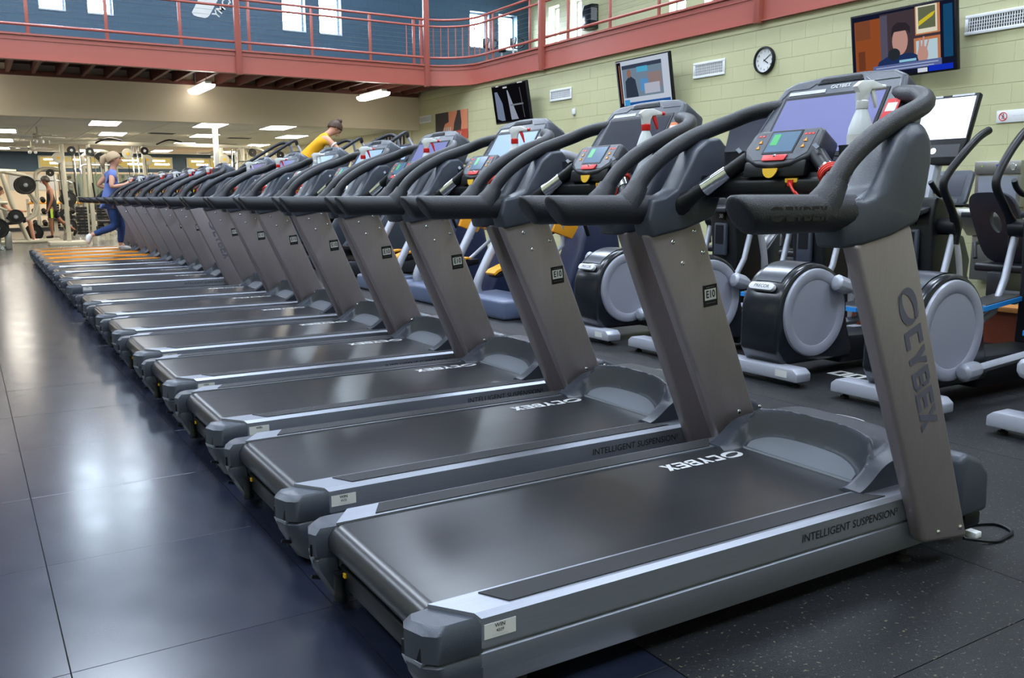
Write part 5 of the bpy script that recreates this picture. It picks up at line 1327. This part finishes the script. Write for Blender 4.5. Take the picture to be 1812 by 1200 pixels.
# runner, facing the consoles (+x)
person('running woman with pale hair in a blue tee shirt and jeans on a treadmill', (2.13, 16.27, .248), 0, dict(
    pelvis=(-.02, 0, .84), belly=(.0, 0, .98), chest=(.04, 0, 1.20), neck0=(.06, 0, 1.36), neck=(.075, 0, 1.42), skull0=(.09, 0, 1.47), skull=(.095, 0, 1.56), crown=(.09, 0, 1.63),
    shL=(.03, .17, 1.30), shR=(.03, -.17, 1.30), elL=(-.16, .24, 1.10), elR=(-.02, -.26, 1.06), wrL=(.04, .22, 1.02), wrR=(.20, -.19, 1.10), paL=(.10, .20, 1.03), paR=(.27, -.17, 1.14),
    hipL=(-.01, .09, .80), hipR=(-.01, -.09, .80), knL=(.14, .09, .44), knR=(.02, -.09, .42), anL=(.10, .09, .085), anR=(-.36, -.09, .28), toL=(.25, .09, .035), toR=(-.42, -.09, .14)),
    'skin_l', 'hair_b', 'tail', 'tee_blue', 'denim', 'white', (1, -.25, -.05), scale=1.0)
# climber in a mustard shirt, bent forward over the rails
person('woman in a mustard tee shirt leaning over the rails of a stair climber', (4.72, 13.95, .80), 0, dict(
    pelvis=(-.05, 0, .84), belly=(.04, 0, .98), chest=(.22, 0, 1.19), neck0=(.36, 0, 1.32), neck=(.42, 0, 1.35), skull0=(.47, 0, 1.385), skull=(.53, 0, 1.43), crown=(.565, 0, 1.46),
    shL=(.28, .17, 1.25), shR=(.28, -.17, 1.25), elL=(.40, .30, 1.02), elR=(.46, -.30, 1.04), wrL=(.60, .34, .90), wrR=(.64, -.36, .90), paL=(.66, .35, .87), paR=(.71, -.37, .86),
    hipL=(-.05, .09, .80), hipR=(-.05, -.09, .80), knL=(.17, .09, .50), knR=(.08, -.09, .44), anL=(.06, .09, .10), anR=(-.06, -.09, .085), toL=(.21, .09, .06), toR=(.09, -.09, .035)),
    'skin_l', 'hair_m', 'bun', 'tee_yellow', 'cloth_k', 'cloth_k', (.75, -.15, -.65), trim='white')
# man walking in a black tank top
person('man in a black tank top and black shorts with lime trim, walking', (2.15, 28.4, 0), PI, dict(
    pelvis=(0, 0, .90), belly=(0, 0, 1.04), chest=(.02, 0, 1.28), neck0=(.05, 0, 1.45), neck=(.08, 0, 1.51), skull0=(.11, 0, 1.56), skull=(.125, 0, 1.65), crown=(.125, 0, 1.72),
    shL=(.0, .20, 1.38), shR=(.0, -.20, 1.38), elL=(.0, .28, 1.08), elR=(-.02, -.28, 1.08), wrL=(.10, .27, .84), wrR=(.06, -.27, .84), paL=(.13, .26, .77), paR=(.09, -.26, .77),
    hipL=(0, .10, .86), hipR=(0, -.10, .86), knL=(.06, .10, .46), knR=(-.20, -.10, .48), anL=(.05, .10, .085), anR=(-.55, -.10, .22), toL=(.20, .10, .035), toR=(-.52, -.10, .06)),
    'skin_d', 'hair_d', 'short', 'cloth_k', 'cloth_k', 'iron', (1, 0, -.1), leg=.52, tank=True)
lt = MB().box(-.03, .03, -.006, .006, -.13, .13).build('shorts_stripe', 'lime', [o for o in COL.objects if o.get('label', '').startswith('man in a black')][0]); lt.location = (.03, .205, .70)
# seated man in the press
person('man in a grey tee shirt and navy shorts seated in the press', (PX, PY, 0), 0, dict(
    pelvis=(-.14, 0, .66), belly=(-.20, 0, .78), chest=(-.27, 0, .99), neck0=(-.30, 0, 1.15), neck=(-.28, 0, 1.21), skull0=(-.26, 0, 1.26), skull=(-.245, 0, 1.35), crown=(-.24, 0, 1.42),
    shL=(-.26, .20, 1.08), shR=(-.26, -.20, 1.08), elL=(-.10, .30, .84), elR=(-.10, -.30, .84), wrL=(.16, .24, .82), wrR=(.16, -.24, .82), paL=(.235, .22, .80), paR=(.235, -.22, .80),
    hipL=(-.10, .10, .64), hipR=(-.10, -.10, .64), knL=(.36, .13, .58), knR=(.36, -.13, .58), anL=(.42, .13, .10), anR=(.42, -.13, .10), toL=(.57, .13, .05), toR=(.57, -.13, .05)),
    'skin_l', 'hair_m', 'short', 'tee_grey', 'cloth_n', 'white', (1, 0, 0), leg=.55)
